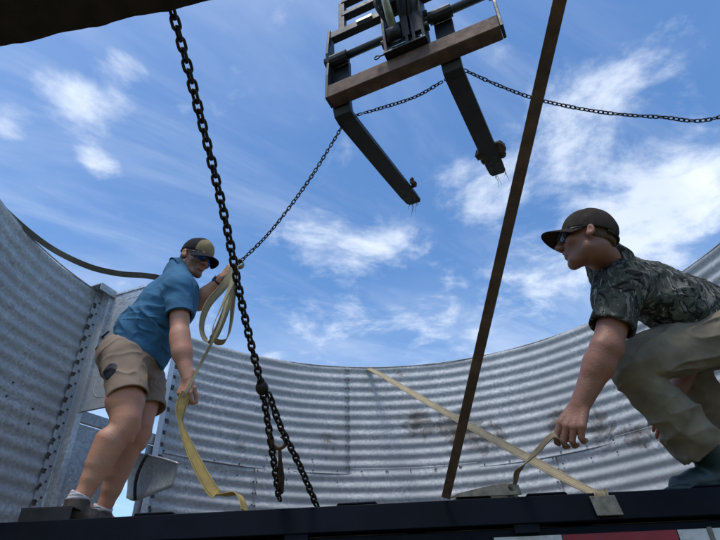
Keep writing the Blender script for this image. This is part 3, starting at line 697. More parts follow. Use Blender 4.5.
            if ax == 1: sg = ~sg
            f = np.where(sg[:, None], f, f[:, ::-1]); Q.append(f)
        f = np.concatenate(Q); f = f[(f >= 0).all(1)]
        me = bpy.data.meshes.new(name); me.vertices.add(len(v)); w = v-(np.array(off) if off is not None else 0)
        me.vertices.foreach_set('co', w.astype(np.float32).ravel()); me.loops.add(len(f)*4); me.loops.foreach_set('vertex_index', f.astype(np.int32).ravel())
        me.polygons.add(len(f)); me.polygons.foreach_set('loop_start', np.arange(0, len(f)*4, 4, dtype=np.int32))
        me.update(calc_edges=True); me.validate()
        if attr:
            for nm, fn in attr.items():
                at = me.attributes.new(nm, 'FLOAT', 'POINT'); at.data.foreach_set('value', np.clip(fn(v), 0, 1).astype(np.float32))
        return link(name, me, matl, parent, True)
def folds(amp, freq, vdir, stretch, seed=0, k=2.):     # long soft creases running along vdir
    vd = nrm(vdir)
    def fn(p):
        q = p-np.outer(p@vd, vd)*(1-1/stretch); w = vnoise(q*freq*.55+seed*3.1+5)*1.3
        x = vnoise(q*freq+seed*7.7+w[:, None]); return amp*((1-np.abs(2*x-1))**k-.45)
    return fn
def hemfade(fn, hems):                 # calm the creases towards sewn hems: (point on the hem, outward direction, reach)
    def f(p):
        w = np.ones(len(p))
        for c, n, rad in hems:
            q = p-np.asarray(c); t = -(q@nrm(n)); near = np.linalg.norm(q, axis=1) < rad; w = np.where(near, np.minimum(w, .12+.88*ss(t, .008, .07)), w)
        return fn(p)*w
    return f
def frame(fwd, up):
    y = nrm(fwd); x = nrm(np.cross(y, up)); return np.array([x, y, np.cross(x, y)]).T     # columns right, forward, up
def ss(x, a, b): t = np.clip((x-a)/(b-a), 0, 1); return t*t*(3-2*t)

def head(g, O, M, s, chin=0.):
    T = lambda *p: O+M@(np.array(p)*s)
    g.ell(T(0, -.014, .034), M, [.077*s, .099*s, .088*s], .012)
    g.ell(T(0, .030, -.035), M, [.062*s, .062*s, .080*s], .025)
    g.cone(T(-.018, .066, -.103), T(.018, .066, -.103), .020*s, .020*s, .02)
    for q in (-1, 1):
        g.cone(T(q*.046, .006, -.070), T(q*.018, .062, -.108), .016*s, .014*s, .03)
        g.ell(T(q*.045, .062, -.028), M, [.022*s, .022*s, .020*s], .02)
        g.ell(T(q*.033, .101, -.002), M, [.019*s, .016*s, .012*s], .012, True)
        g.ell(T(q*.032, .078, -.002), M, [.0125*s]*3, .003)
        ME = M@np.array([[math.cos(q*.35), -math.sin(q*.35), 0], [math.sin(q*.35), math.cos(q*.35), 0], [0, 0, 1]])
        g.ell(T(q*.083, -.012, -.015), ME, [.008*s, .016*s, .026*s], .006); g.ell(T(q*.077, .0, -.028), ME, [.008*s, .010*s, .014*s], .006)
        g.ell(T(q*.092, -.008, -.012), ME, [.007*s, .009*s, .016*s], .004, True)
        g.ell(T(q*.013, .101, -.036), M, [.0095*s, .011*s, .009*s], .008)
    g.cone(T(-.030, .086, .018), T(.030, .086, .018), .012*s, .012*s, .015)
    g.cone(T(0, .090, .008), T(0, .113, -.028), .0085*s, .0105*s, .010); g.ell(T(0, .114, -.032), M, [.011*s]*3, .008)
    g.cone(T(-.018, .088, -.0605), T(.018, .088, -.0605), .008*s, .008*s, .008); g.cone(T(0, .0945, -.060), T(0, .0945, -.060), .007*s, .007*s, .008)
    g.cone(T(-.015, .086, -.0745), T(.015, .086, -.0745), .009*s, .009*s, .008)
    g.cone(T(-.024, .096, -.0675), T(.024, .096, -.0675), .0022*s, .0022*s, .004, None, True)
def hand(g, wrist, dirv, back, t, curls, thumb=(.6, .3), s=1., spread=.0):
    """fingers along dirv, back of the hand towards back, t=+1 if the thumb lies on the right of (dir x back)"""
    y = nrm(dirv); z = nrm(np.asarray(back)-y*(np.asarray(back)@y)); x = np.cross(y, z); M = np.array([x, y, z]).T
    T = lambda *p: wrist+M@(np.array(p)*s)
    g.cone(T(0, -.03, 0), T(0, .02, 0), .027*s, .026*s, .012, (z, .75))
    for k in range(4):
        bx = t*(.031-.0205*k); by = .092-.004*abs(k-1)-.004*(k == 3)
        g.cone(T(bx*.55, .018, 0), T(bx, by-.012, .002), .016*s, .0125*s, .008)
        L = [.078, .086, .080, .063][k]; p = np.array([bx, by-.008, .001]); a = 0; dx = t*(1.5-k)*spread
        for i, (fr, r1, r2) in enumerate(((.46, .0102, .0092), (.30, .0092, .0084), (.24, .0084, .0070))):
            a += curls[k][i] if hasattr(curls[k], '__len__') else curls[k]*(1, 1.15, .7)[i]
            q = p+np.array([dx*(1 if i == 0 else .5), math.cos(a), -math.sin(a)])*L*fr; g.cone(T(*p), T(*q), r1*s, r2*s, .0035); p = q
    g.cone(T(t*.012, .018, -.008), T(t*.034, .045, -.014), .018*s, .014*s, .012)
    p = np.array([t*.034, .045, -.014]); a1, a2 = thumb
    q = p+np.array([t*math.sin(a1), math.cos(a1)*.8, -.45])*.036; g.cone(T(*p), T(*q), .0125*s, .0105*s, .006)
    r = q+np.array([t*math.sin(a2), math.cos(a2)*.8, -.55])*.030; g.cone(T(*q), T(*r), .0105*s, .0085*s, .004)
    return T

def skin_mat(name, base, beard, lips):
    m = bpy.data.materials.new(name); m.use_nodes = True; t, b = nodes_of(m); tc = N(t, 'ShaderNodeTexCoord').outputs['Object']
    def noi(sc, det=5):
        n = N(t, 'ShaderNodeTexNoise'); n.inputs['Scale'].default_value = sc; n.inputs['Detail'].default_value = det; t.links.new(tc, n.inputs['Vector']); return n.outputs[0]
    def mixc(f, a, c):
        n = N(t, 'ShaderNodeMix', data_type='RGBA'); t.links.new(f, n.inputs[0])
        for i, q in ((6, a), (7, c)):
            if isinstance(q, tuple): n.inputs[i].default_value = (*q, 1)
            else: t.links.new(q, n.inputs[i])
        return n.outputs[2]
    c = mixc(mrange(t, noi(14), .3, .7), tuple(x*f for x, f in zip(base, (1.06, .96, .92))), tuple(x*f for x, f in zip(base, (.9, .92, .95))))
    c = mixc(mathn(t, 'MULTIPLY', mrange(t, noi(5, 4), .4, .65), .55), c, tuple(x*f for x, f in zip(base, (.98, .72, .66))))
    c = mixc(mathn(t, 'MULTIPLY', mrange(t, noi(130, 3), .52, .72), .5), c, tuple(x*.6 for x in base))
    at = N(t, 'ShaderNodeAttribute', attribute_name='beard'); bn_ = mathn(t, 'MULTIPLY', at.outputs['Fac'], mrange(t, noi(260, 3), .3, .65, .45, 1.))
    c = mixc(bn_, c, beard)
    al = N(t, 'ShaderNodeAttribute', attribute_name='lips'); c = mixc(mathn(t, 'MULTIPLY', al.outputs['Fac'], .6), c, lips)
    t.links.new(c, b.inputs['Base Color']); b.inputs['Roughness'].default_value = .5; b.inputs['Specular IOR Level'].default_value = .4
    b.inputs['Subsurface Weight'].default_value = .0; b.inputs['Subsurface Radius'].default_value = (.012, .005, .003); b.inputs['Subsurface Scale'].default_value = 1
    bp = N(t, 'ShaderNodeBump'); bp.inputs['Distance'].default_value = .0016; t.links.new(noi(150, 6), bp.inputs['Height']); t.links.new(bp.outputs[0], b.inputs['Normal'])
    return m
def attr_mat(m, name, dark, light_from):   # colour split stored on the mesh, e.g. the tan front panel of a cap
    t, b = nodes_of(m); a = N(t, 'ShaderNodeAttribute', attribute_name=name); n = N(t, 'ShaderNodeMix', data_type='RGBA')
    t.links.new(a.outputs['Fac'], n.inputs[0]); src = b.inputs['Base Color'].links[0].from_socket; t.links.new(src, n.inputs[6]); n.inputs[7].default_value = (*light_from, 1); t.links.new(n.outputs[2], b.inputs['Base Color']); return m
def cloth(name, base, var=.18, bump=.0012, bs=420., **kw): return mat(name, base, .9, 0, var, 9, bump, bs, spec=.15, **kw)
m_polo = cloth('blue_polo_knit', (.052, .150, .255)); m_polorib = cloth('blue_polo_rib', (.042, .125, .215))
m_khaki = cloth('khaki_shorts_twill', (.26, .195, .145)); m_pants = cloth('khaki_work_pants', (.20, .172, .128), .25, dirt=(.13, .11, .08), dirt_thr=(.5, .8), dirt_scale=5)
m_sock = cloth('grey_white_sock', (.48, .48, .50), .15); m_capblk = cloth('black_cap_cloth', (.018, .018, .022)); m_capbrn = cloth('brown_cap_cloth', (.034, .026, .020), dirt=(.05, .043, .032), dirt_thr=(.5, .7), dirt_scale=14)
m_boot = mat('brown_leather', (.035, .024, .017), .6, 0, .5, 20, .001, 120, dirt=(.16, .12, .08), dirt_thr=(.52, .7), dirt_scale=16); m_rubber = mat('dark_teal_rubber', (.010, .030, .032), .5, 0, .3, 10, .0006, 60, dirt=(.03, .035, .03), dirt_thr=(.5, .8), dirt_scale=9)
m_hair = mat('short_brown_hair', (.045, .028, .018), .7, 0, .5, 120, .002, 500); m_hair2 = mat('short_fair_brown_hair', (.11, .075, .045), .7, 0, .5, 120, .002, 500)
m_plastic = mat('black_glasses_plastic', (.01, .01, .011), .3, 0, .2, 20); m_lensB = mat('blue_mirror_lens', (.02, .10, .38), .08, .85, .3, 25, rvar=.02); m_lensD = mat('dark_smoke_lens', (.03, .035, .04), .08, .5, .2, 20, rvar=.02)
m_dark = mat('dark_navy_pocket', (.010, .012, .022), .7, 0, .3, 20)
def camo():
    m = bpy.data.materials.new('leafy_camouflage_cloth'); m.use_nodes = True; t, b = nodes_of(m); tc = N(t, 'ShaderNodeTexCoord').outputs['Object']
    def noi(sc, det, dist, ms, loc, rot=(0, 0, 0)):
        mp = N(t, 'ShaderNodeMapping'); mp.inputs['Scale'].default_value = ms; mp.inputs['Location'].default_value = loc; mp.inputs['Rotation'].default_value = rot; t.links.new(tc, mp.inputs[0])
        n = N(t, 'ShaderNodeTexNoise'); n.inputs['Scale'].default_value = sc; n.inputs['Detail'].default_value = det; n.inputs['Distortion'].default_value = dist; n.inputs['Roughness'].default_value = .65; t.links.new(mp.outputs[0], n.inputs['Vector']); return n.outputs[0]
    col = (.045, .052, .044)
    for (sc, th, c, ms, loc, rot) in ((9, .50, (.085, .090, .072), (1, 1, .6), (0, 0, 0), (0, 0, 0)), (13, .54, (.018, .020, .018), (1, 1, .5), (4, 2, 1), (0, .5, 0)), (20, .55, (.16, .16, .145), (1, 1, .35), (7, 5, 3), (0, 1.0, .4)), (24, .60, (.30, .29, .275), (1, 1, .3), (2, 9, 3), (0, 1.2, .2)), (26, .58, (.012, .013, .012), (.4, 1, 1), (1, 3, 8), (0, .8, .8))):
        n = N(t, 'ShaderNodeMix', data_type='RGBA'); t.links.new(mrange(t, noi(sc, 5, 1.2, ms, loc, rot), th, th+.03), n.inputs[0])
        if isinstance(col, tuple): n.inputs[6].default_value = (*col, 1)
        else: t.links.new(col, n.inputs[6])
        n.inputs[7].default_value = (*c, 1); col = n.outputs[2]
    t.links.new(col, b.inputs['Base Color']); b.inputs['Roughness'].default_value = .9; b.inputs['Specular IOR Level'].default_value = .15
    bp = N(t, 'ShaderNodeBump'); bp.inputs['Distance'].default_value = .0012; t.links.new(noi(300, 3, 0, (1, 1, 1), (0, 0, 0)), bp.inputs['Height']); t.links.new(bp.outputs[0], b.inputs['Normal'])
    return m
m_camo = camo()

def cap(parent, off, O, M, s, m_crown, m_brim, attr=None, tilt=.10, droop=.018, blen=.078, low=0., front=.03, tall=.092):
    O = O-M[:, 2]*low*s
    R_ = np.array([[1, 0, 0], [0, math.cos(tilt), -math.sin(tilt)], [0, math.sin(tilt), math.cos(tilt)]]); K = M@R_    # nose of the cap tipped
    T = lambda *p: O+K@(np.array(p)*s)
    g = SDF(O-.22*s, O+.24*s, .0035)
    g.ell(T(0, -.010, .036), K, [.086*s, .108*s, tall*s], .004); g.ell(T(0, front, .055), K, [.062*s, .066*s, .062*s], .03)
    g.cut(T(0, 0, .022), -K[:, 2], .25*s, .003)
    g.cone(T(0, -.075, .016), T(0, -.125, .010), .034*s, .034*s, .004, None, True)       # the opening over the strap
    g.ell(T(0, -.010, .03), K, [.080*s, .102*s, .086*s], .003, True)
    g.disp(folds(.0022*s, 22, K[:, 2], 2.2, 3))
    A = {attr: (lambda v: ss(((v-O)@K)[:, 1]/s, .052, .058)*(1-ss(((v-O)@K)[:, 2]/s, .125, .13)))} if attr else None
    c = g.mesh('cap', m_crown, parent, off, A)
    b = MB(); n, m = 22, 9; V = []; F = []
    for i in range(n+1):
        a = math.radians(-78+156*i/n)
        for j in range(m+1):
            r = j/m; x0, y0 = .080*math.sin(a), -.010+.102*math.cos(a); ln = blen*math.cos(a*.92)**.55*r if abs(a) < 1.6 else 0
            x = x0*(1+.10*r); y = y0+ln; z = .024-droop*r-.55*(abs(x)/.09)**2.2*.052*(.35+.65*r)
            V.append(T(x, y, z)-off)
    for i in range(n):
        for j in range(m): q = i*(m+1)+j; F.append((q, q+1, q+m+2, q+m+1))
    b.add(V, F); o = b.build('brim', m_brim, c, 0, True); md = o.modifiers.new('s', 'SOLIDIFY'); md.thickness = .005*s; md.offset = 0; md2 = o.modifiers.new('b', 'SUBSURF'); md2.levels = 1; md2.render_levels = 1
    bt = MB(); bt.tube([T(0, -.010, tall+.034)-off, T(0, -.010, tall+.039)-off], [.007*s, .005*s], 8); bt.build('button', m_crown, c)
    st = MB(); st.tube([T(.079*math.sin(a), -.010+.103*math.cos(a), .017)-off for a in np.linspace(2.2, 4.08, 14)], .008*s, 6); st.build('back_strap', m_crown, c, 0, True)
    return c
def glasses(parent, off, O, M, s, m_lens):
    T = lambda *p: O+M@(np.array(p)*s)-off
    root = MB(); root.tube([T(x, .106-5.2*x*x*abs(x)*6-.15*abs(x), .017) for x in np.linspace(-.068, .068, 17)], .0032*s, 6)
    fr = root.build('sunglasses', m_plastic, parent, 0, True)
    for q in (-1, 1):
        b = MB(); V = []; F = []; n, m = 12, 8
        for i in range(n+1):
            u = i/n; x = .008+.062*u
            for j in range(m+1):
                v = j/m; hgt = .040*(1-abs(2*u-1)**3*.45); z = .017-hgt*v+(.004*u if v > .5 else 0); y = .106-5.2*x**3*6-.15*x-.010*v*v
                V.append(T(q*x, y, z))
        for i in range(n):
            for j in range(m): k = i*(m+1)+j; F.append((k, k+1, k+m+2, k+m+1))
        b.add(V, F); o = b.build('lens', m_lens, fr, 0, True); o.modifiers.new('s', 'SOLIDIFY').thickness = .0025
        tb = MB(); tb.tube([T(q*.068, .085, .010), T(q*.078, .055, .012), T(q*.082, .0, .012), T(q*.080, -.03, -.004)], [.0045*s, .0042*s, .0036*s, .003*s], 6); tb.build('temple', m_plastic, fr, 0, True)
    return fr
def hairpiece(parent, off, O, M, s, matl, low=-.055):
    g = SDF(O-.2*s, O+.2*s, .0035); T = lambda *p: O+M@(np.array(p)*s)
    g.ell(T(0, -.016, .030), M, [.0815*s, .102*s, .092*s], .004); g.ell(T(0, -.055, -.03), M, [.058*s, .055*s, .05*s], .02)
    g.cut(T(0, 0, .05), M[:, 2], .3*s, .003); g.cut(T(0, .008, 0), M@np.array([0, 1, .25]), .3*s, .006); g.cut(T(0, 0, low), M@np.array([0, .25, -1]), .3*s, .01)
    for q in (-1, 1): g.ell(T(q*.083, -.006, -.016), M, [.03*s, .024*s, .036*s], .004, True)
    g.disp(lambda p: .002*(vnoise(p*260)-.5)); return g.mesh('hair', matl, parent, off)
def boot(name, matl, parent, off, ankle, toe, shaft_top, r_top, s=1., tall=False):
    """foot from the ankle to the toe on the deck, shaft up to shaft_top"""
    f = nrm((toe-ankle)*[1, 1, 0]); M = np.array([np.cross(f, [0, 0, 1]), f, [0, 0, 1]]).T; z0 = BED+.004
    heel = np.array([ankle[0], ankle[1], z0])-f*.030*s; tp = np.array([toe[0], toe[1], z0])
    lo = np.minimum(np.minimum(heel, tp), shaft_top)-.14; hi = np.maximum(np.maximum(heel, tp), shaft_top)+.14
    g = SDF(lo, hi, .0045); up = np.array([0, 0, 1.])
    g.chain([heel+up*.05, ankle*[1, 1, 0]+up*(z0+.055), tp-f*.10*s+up*.045, tp-f*.035*s+up*.036], [.043*s, .046*s, .046*s, .036*s], .02)
    g.cone(ankle*[1, 1, 0]+up*(z0+.06), ankle, .05*s, .052*s, .03); g.cone(ankle, shaft_top, .052*s, r_top, .03)
    g.box((heel+tp)/2+up*.014, M, [.044*s, np.linalg.norm(tp-heel)/2+.02*s, .016], .012, .004)
    g.cut(np.array([ankle[0], ankle[1], z0]), -up, .35, .002); ax = nrm(shaft_top-ankle); g.cut(shaft_top, ax, r_top+.05, .003)
    g.cone(shaft_top+ax*.03, shaft_top-ax*.05, r_top-.007, r_top-.012, .003, None, True)
    g.disp(folds(.004, 16, np.cross(ax, f), 2.5, 2))
    return g.mesh(name, matl, parent, off)

# ---- the man standing at the left, in a blue polo shirt and khaki shorts
def man_left():
    loc = np.array([-1.36, 2.95, BED]); P = empty('person', loc)
    tag(P, 'man in blue polo, khaki shorts and cap standing, holding bundled strap', 'person')
    aR = W(78, 500, 2.83); kR = W(126, 425, 2.83); hR = W(124, 362, 2.88); aL = W(101, 512, 3.12); kL = W(138, 432, 3.05); hL = W(144, 360, 3.10)
    pel = (hR+hL)/2+[0, 0, .03]; sR = W(179, 288, 2.80); sL = W(177, 288, 3.14); ch = (sR+sL)/2-[.035, 0, .12]; nb = W(178, 270, 2.98)
    eR = W(180, 342, 2.77); wR = W(188, 379, 2.77); eL = W(199, 303, 3.08); wL = W(222, 278, 2.97)
    side = nrm(sR-sL); upv = nrm(ch-pel); fwd = nrm(np.cross(upv, side)); side = np.cross(fwd, upv)
    hO = W(196.5, 257, 2.99); hF = nrm([.80, -.42, -.42]); hM = frame(hF, [.12, -.10, 1]); hs_ = 1.13
    m_skin = skin_mat('ruddy_tanned_skin', (.50, .27, .175), (.10, .06, .042), (.32, .12, .10))
    lo = np.array([-1.75, 2.5, BED]); hi = np.array([-.65, 3.45, EYE+2.45])
    g = SDF(lo, hi, .0042)
    # trunk and neck, slim under the clothes
    g.chain([pel, (pel+ch)/2, ch, nb-[0, 0, .03]], [.125, .115, .135, .06], .04, (fwd, .68)); g.cone(nb-[.0, 0, .05], hO+hM@np.array([0, -.03, -.075]), .066, .064, .02)
    head(g, hO, hM, hs_)
    for (h_, k_, a_, q) in ((hR, kR, aR, 1), (hL, kL, aL, -1)):
        g.cone(h_, k_+(h_-k_)*.35, .105, .098, .03); g.cone(k_+(h_-k_)*.35, k_+(h_-k_)*.08, .096, .076, .03); g.cone(k_+(h_-k_)*.12, k_-(k_-a_)*.08, .074, .066, .02); g.ell(k_+fwd*.044+[0, 0, .005], np.eye(3), [.036, .034, .042], .018); g.cone(k_+(h_-k_)*.35+fwd*.02+side*.03, k_+(h_-k_)*.10+fwd*.02+side*.03, .06, .04, .03); g.ell(k_+fwd*.04-[0, 0, .055], np.eye(3), [.022, .022, .028], .02)
        sh = k_-a_; back = -fwd; g.ell(a_-[0, 0, .0]+side*.03, np.eye(3), [.018, .02, .02], .012); g.ell(a_-side*.03, np.eye(3), [.018, .02, .02], .012); g.cone(k_-sh*.04, a_+sh*.28, .064, .052, .02); g.cone(a_+sh*.74+back*.034, a_+sh*.45+back*.022, .068, .054, .03); g.cone(a_+sh*.3, a_-[0, 0, .04], .047, .039, .02)
        g.cone(a_, a_+fwd*.12-[0, 0, .06], .035, .03, .02)
    for (s_, e_, w_) in ((sR, eR, wR), (sL, eL, wL)):
        g.cone(s_, e_, .066, .051, .03); f_ = w_-e_; g.cone(e_-(e_-s_)*.08, e_+f_*.30, .050, .052, .04); g.cone(e_+f_*.30, w_, .051, .033, .04)
    hand(g, wR, W(184, 396, 2.765)-wR, [-.35, -.9, .15], -1, [.75, .85, .95, 1.05], (.2, -.1), 1.15)
    hand(g, wL, W(233, 266, 2.88)-wL, [-.25, -.9, .15], -1, [1.05, 1.15, 1.2, 1.25], (.5, -.2), 1.15)
    def bl(v):
        q = (v-hO)@hM/hs_; x, y, z = q.T; r = np.linalg.norm(q, axis=1)
        line = -.028-.16*np.clip(y-.045, 0, .1)*(np.abs(x) > .03); b = ss(-z, .026, .05)*ss(y, -.01, .02)*(r < .16)
        b *= 1-ss(y, .085, .1)*ss(z, -.05, -.042)*(np.abs(x) < .03); mo = np.exp(-((z+.0675)/.010)**2-(x/.02)**2); b *= 1-.8*mo*(y > .06)
        return b*.95
    def lp(v): q = (v-hO)@hM/hs_; return np.exp(-((q[:, 2]+.0675)/.011)**2-(q[:, 0]/.02)**2)*(q[:, 1] > .07)
    g.mesh('body', m_skin, P, loc, {'beard': bl, 'lips': lp})
    hairpiece(P, loc, hO, hM, hs_, m_hair)
    c = cap(P, loc, hO, hM, 1.14, attr_mat(m_capblk.copy(), 'front', None, (.26, .20, .11)), m_capblk, 'front', .06, .030, .096, .006)
    glasses(P, loc, hO-hM[:, 2]*.010, hM, hs_, m_lensB)
    # polo
    g = SDF(lo, hi, .005); hem = pel+upv*.012; waist = pel*.55+ch*.45-fwd*.025
    g.chain([pel+upv*.0, waist, ch-upv*.02, ch+upv*.06], [.196, .187, .198, .165], .05, (fwd, .86)); g.ell(waist-fwd*.03-upv*.03, np.array([side, fwd, upv]).T, [.170, .150, .13], .05); g.ell(pel+fwd*.045+upv*.04, np.array([side, fwd, upv]).T, [.165, .135, .12], .05)
    for s_, e_ in ((sR, eR), (sL, eL)):
        g.cone(ch+upv*.10, s_, .10, .085, .05); g.cone(nb-[0, 0, .02], s_, .066, .074, .05); d = e_-s_; se = s_+d*.54; g.cone(s_, se+d*.06, .081, .080, .04)
        g.ell(s_, np.eye(3), [.080]*3, .03)
    g.cone(nb-[0, 0, .03], nb+[0, 0, .0], .084, .078, .03)
    for s_, e_ in ((sR, eR), (sL, eL)): d = e_-s_; se = s_+d*.54; g.cut(se, d, .14, .003); g.cone(se+d*.1, se-d*.05, .071, .069, .003, None, True)
    g.cut(hem, -upv-fwd*.1, .4, .004); g.cone(hem-upv*.2, hem-upv*.165, .18, .18, .003, (fwd, .86), True)
    g.cone(nb+[.015, 0, .05], nb+[.01, 0, .0], .070, .066, .004, None, True)
    hems = [(s_+(e_-s_)*.54, e_-s_, .14) for s_, e_ in ((sR, eR), (sL, eL))]+[(hem, -upv, .26)]
    fade = lambda p: .35+.65*(1-ss((p-pel)@upv, .16, .36))
    for q in ((.020, 8, side*.9+upv*.30+fwd*.5, 4.0, 1, 3), (.014, 15, side*.8+fwd*.7-upv*.35, 4.2, 5, 3), (.006, 27, side+.3*upv+fwd, 4, 9, 3)):
        ff = folds(*q); g.disp(hemfade(lambda p: ff(p)*fade(p), hems))
    g.mesh('polo_shirt', m_polo, P, loc)
    # collar and sleeve bands
    b = MB(); V = []; F = []; n = 26; na = hM@np.array([0, -.02, -.07])+hO-nb; na = nrm(na); cxv = nrm(np.cross(na, [0, 1, 0])); cyv = np.cross(na, cxv)
    for i in range(n+1):
        a = 2*math.pi*i/n
        for (r, z) in ((.072, .030), (.077, .036), (.092, -.012), (.096, -.018)): V.append(nb+cxv*r*math.cos(a)+cyv*r*math.sin(a)+na*(z+.006*math.cos(a))-loc)
    for i in range(n):
        for j in range(3): q = i*4+j; F.append((q, q+1, q+5, q+4))
    b.add(V, F); o = b.build('collar', m_polorib, P, 0, True); o.modifiers.new('s', 'SOLIDIFY').thickness = .003
    for s_, e_ in ((sR, eR), (sL, eL)):
        d = nrm(e_-s_); se = s_+(e_-s_)*.54; u = nrm(np.cross(d, [0, 0, 1.])); w = np.cross(d, u)
        MB().tube([se-d*.006+(u*math.cos(a)+w*math.sin(a))*.0805-loc for a in np.linspace(0, 6.283, 25)[:-1]], .006, 6, closed=True).build('sleeve_band', m_polorib, P, 0, True)
    # shorts
    g = SDF(lo, hi, .005)
    g.chain([pel+upv*.08, pel, pel-upv*.06], [.135, .178, .168], .05, (fwd, .84)); g.ell(pel-fwd*.075-upv*.03, np.eye(3), [.135, .15, .125], .05)
    ends = []
    for h_, k_, hp_ in ((hR, kR, W(128, 398, 2.83)), (hL, kL, W(147, 410, 3.07))):
        d = nrm(hp_-h_); g.cone(h_-[0, 0, .0], hp_+d*.03, .122, .108, .05); ends.append((hp_, d))
    g.cut(pel+upv*.045, upv+fwd*.2, .30, .003)
    for hp_, d in ends: g.cut(hp_, d, .19, .004); g.cone(hp_+d*.10, hp_-d*.0, .099, .099, .003, None, True)
    hm = [(a_, b_, .16) for a_, b_ in ends]; g.disp(hemfade(folds(.012, 9, side+.3*upv+fwd*.6, 3, 4, 3), hm)); g.disp(hemfade(folds(.008, 18, upv*.5+side+fwd*.4, 3.5, 6, 3), hm))
    g.mesh('shorts', m_khaki, P, loc); pc = g.hit(109, 371); gs = g.d.copy()
    g = SDF(lo, hi, .005); g.ell(pc, frame([.55, -.8, -.05], [0, 0, 1])@np.array([[.8, 0, .6], [0, 1, 0], [-.6, 0, .8]]), [.062, .045, .042], .004); g.disp(lambda p: .010*(vnoise(p*35)-.5)); g.d = np.maximum(np.maximum(g.d, gs-.003), -.010-gs); g.mesh('back_pocket', m_dark, P, loc)
    for a_, k_, tip in ((aR, kR, aR+fwd*.185*[1, 1, 0]), (aL, kL, aL+fwd*.185*[1, 1, 0])):
        d = nrm(k_-a_); g = SDF(a_-.2, a_+.25, .004); g.cone(a_-d*.08, a_+d*.055, .050, .0545, .01)
        g.disp(lambda p: .0014*np.sin(p[:, 2]*420)); g.cut(a_+d*.03, d, .14, .004); g.mesh('sock', m_sock, P, loc)
        a2 = a_.copy(); a2[2] = BED+.085; boot('boot', m_boot, P, loc, a2-d*0, np.array([tip[0], tip[1], BED]), a2+[0, 0, .045]+d*.0, .058)
    wd_ = nrm(wL-eL); u = nrm(np.cross(wd_, [0, 0, 1.])); w = np.cross(wd_, u); wc = wL-wd_*.035
    b = MB(); b.tube([wc+(u*math.cos(a)+w*math.sin(a))*.034-loc for a in np.linspace(0, 6.283, 21)[:-1]], .008, 6, closed=True); wt = b.build('wristwatch', m_plastic, P, 0, True); wt.scale = (1, 1, 1)
    fc = MB(); n_ = nrm(np.cross(wd_, [0, 1, 0])); n_ = nrm(n_*.3+np.array([-.2, -.9, .2])); n_ = nrm(n_-wd_*(n_@wd_)); fc.box(wc+n_*.036-loc, (.034, .036, .012), np.array([np.cross(wd_, n_), wd_, n_]).T); fc.build('watch_face', m_plastic, wt, .003)
    return dict(handL=W(234, 268, 2.875), handR=W(186, 396, 2.74))
HL = man_left()

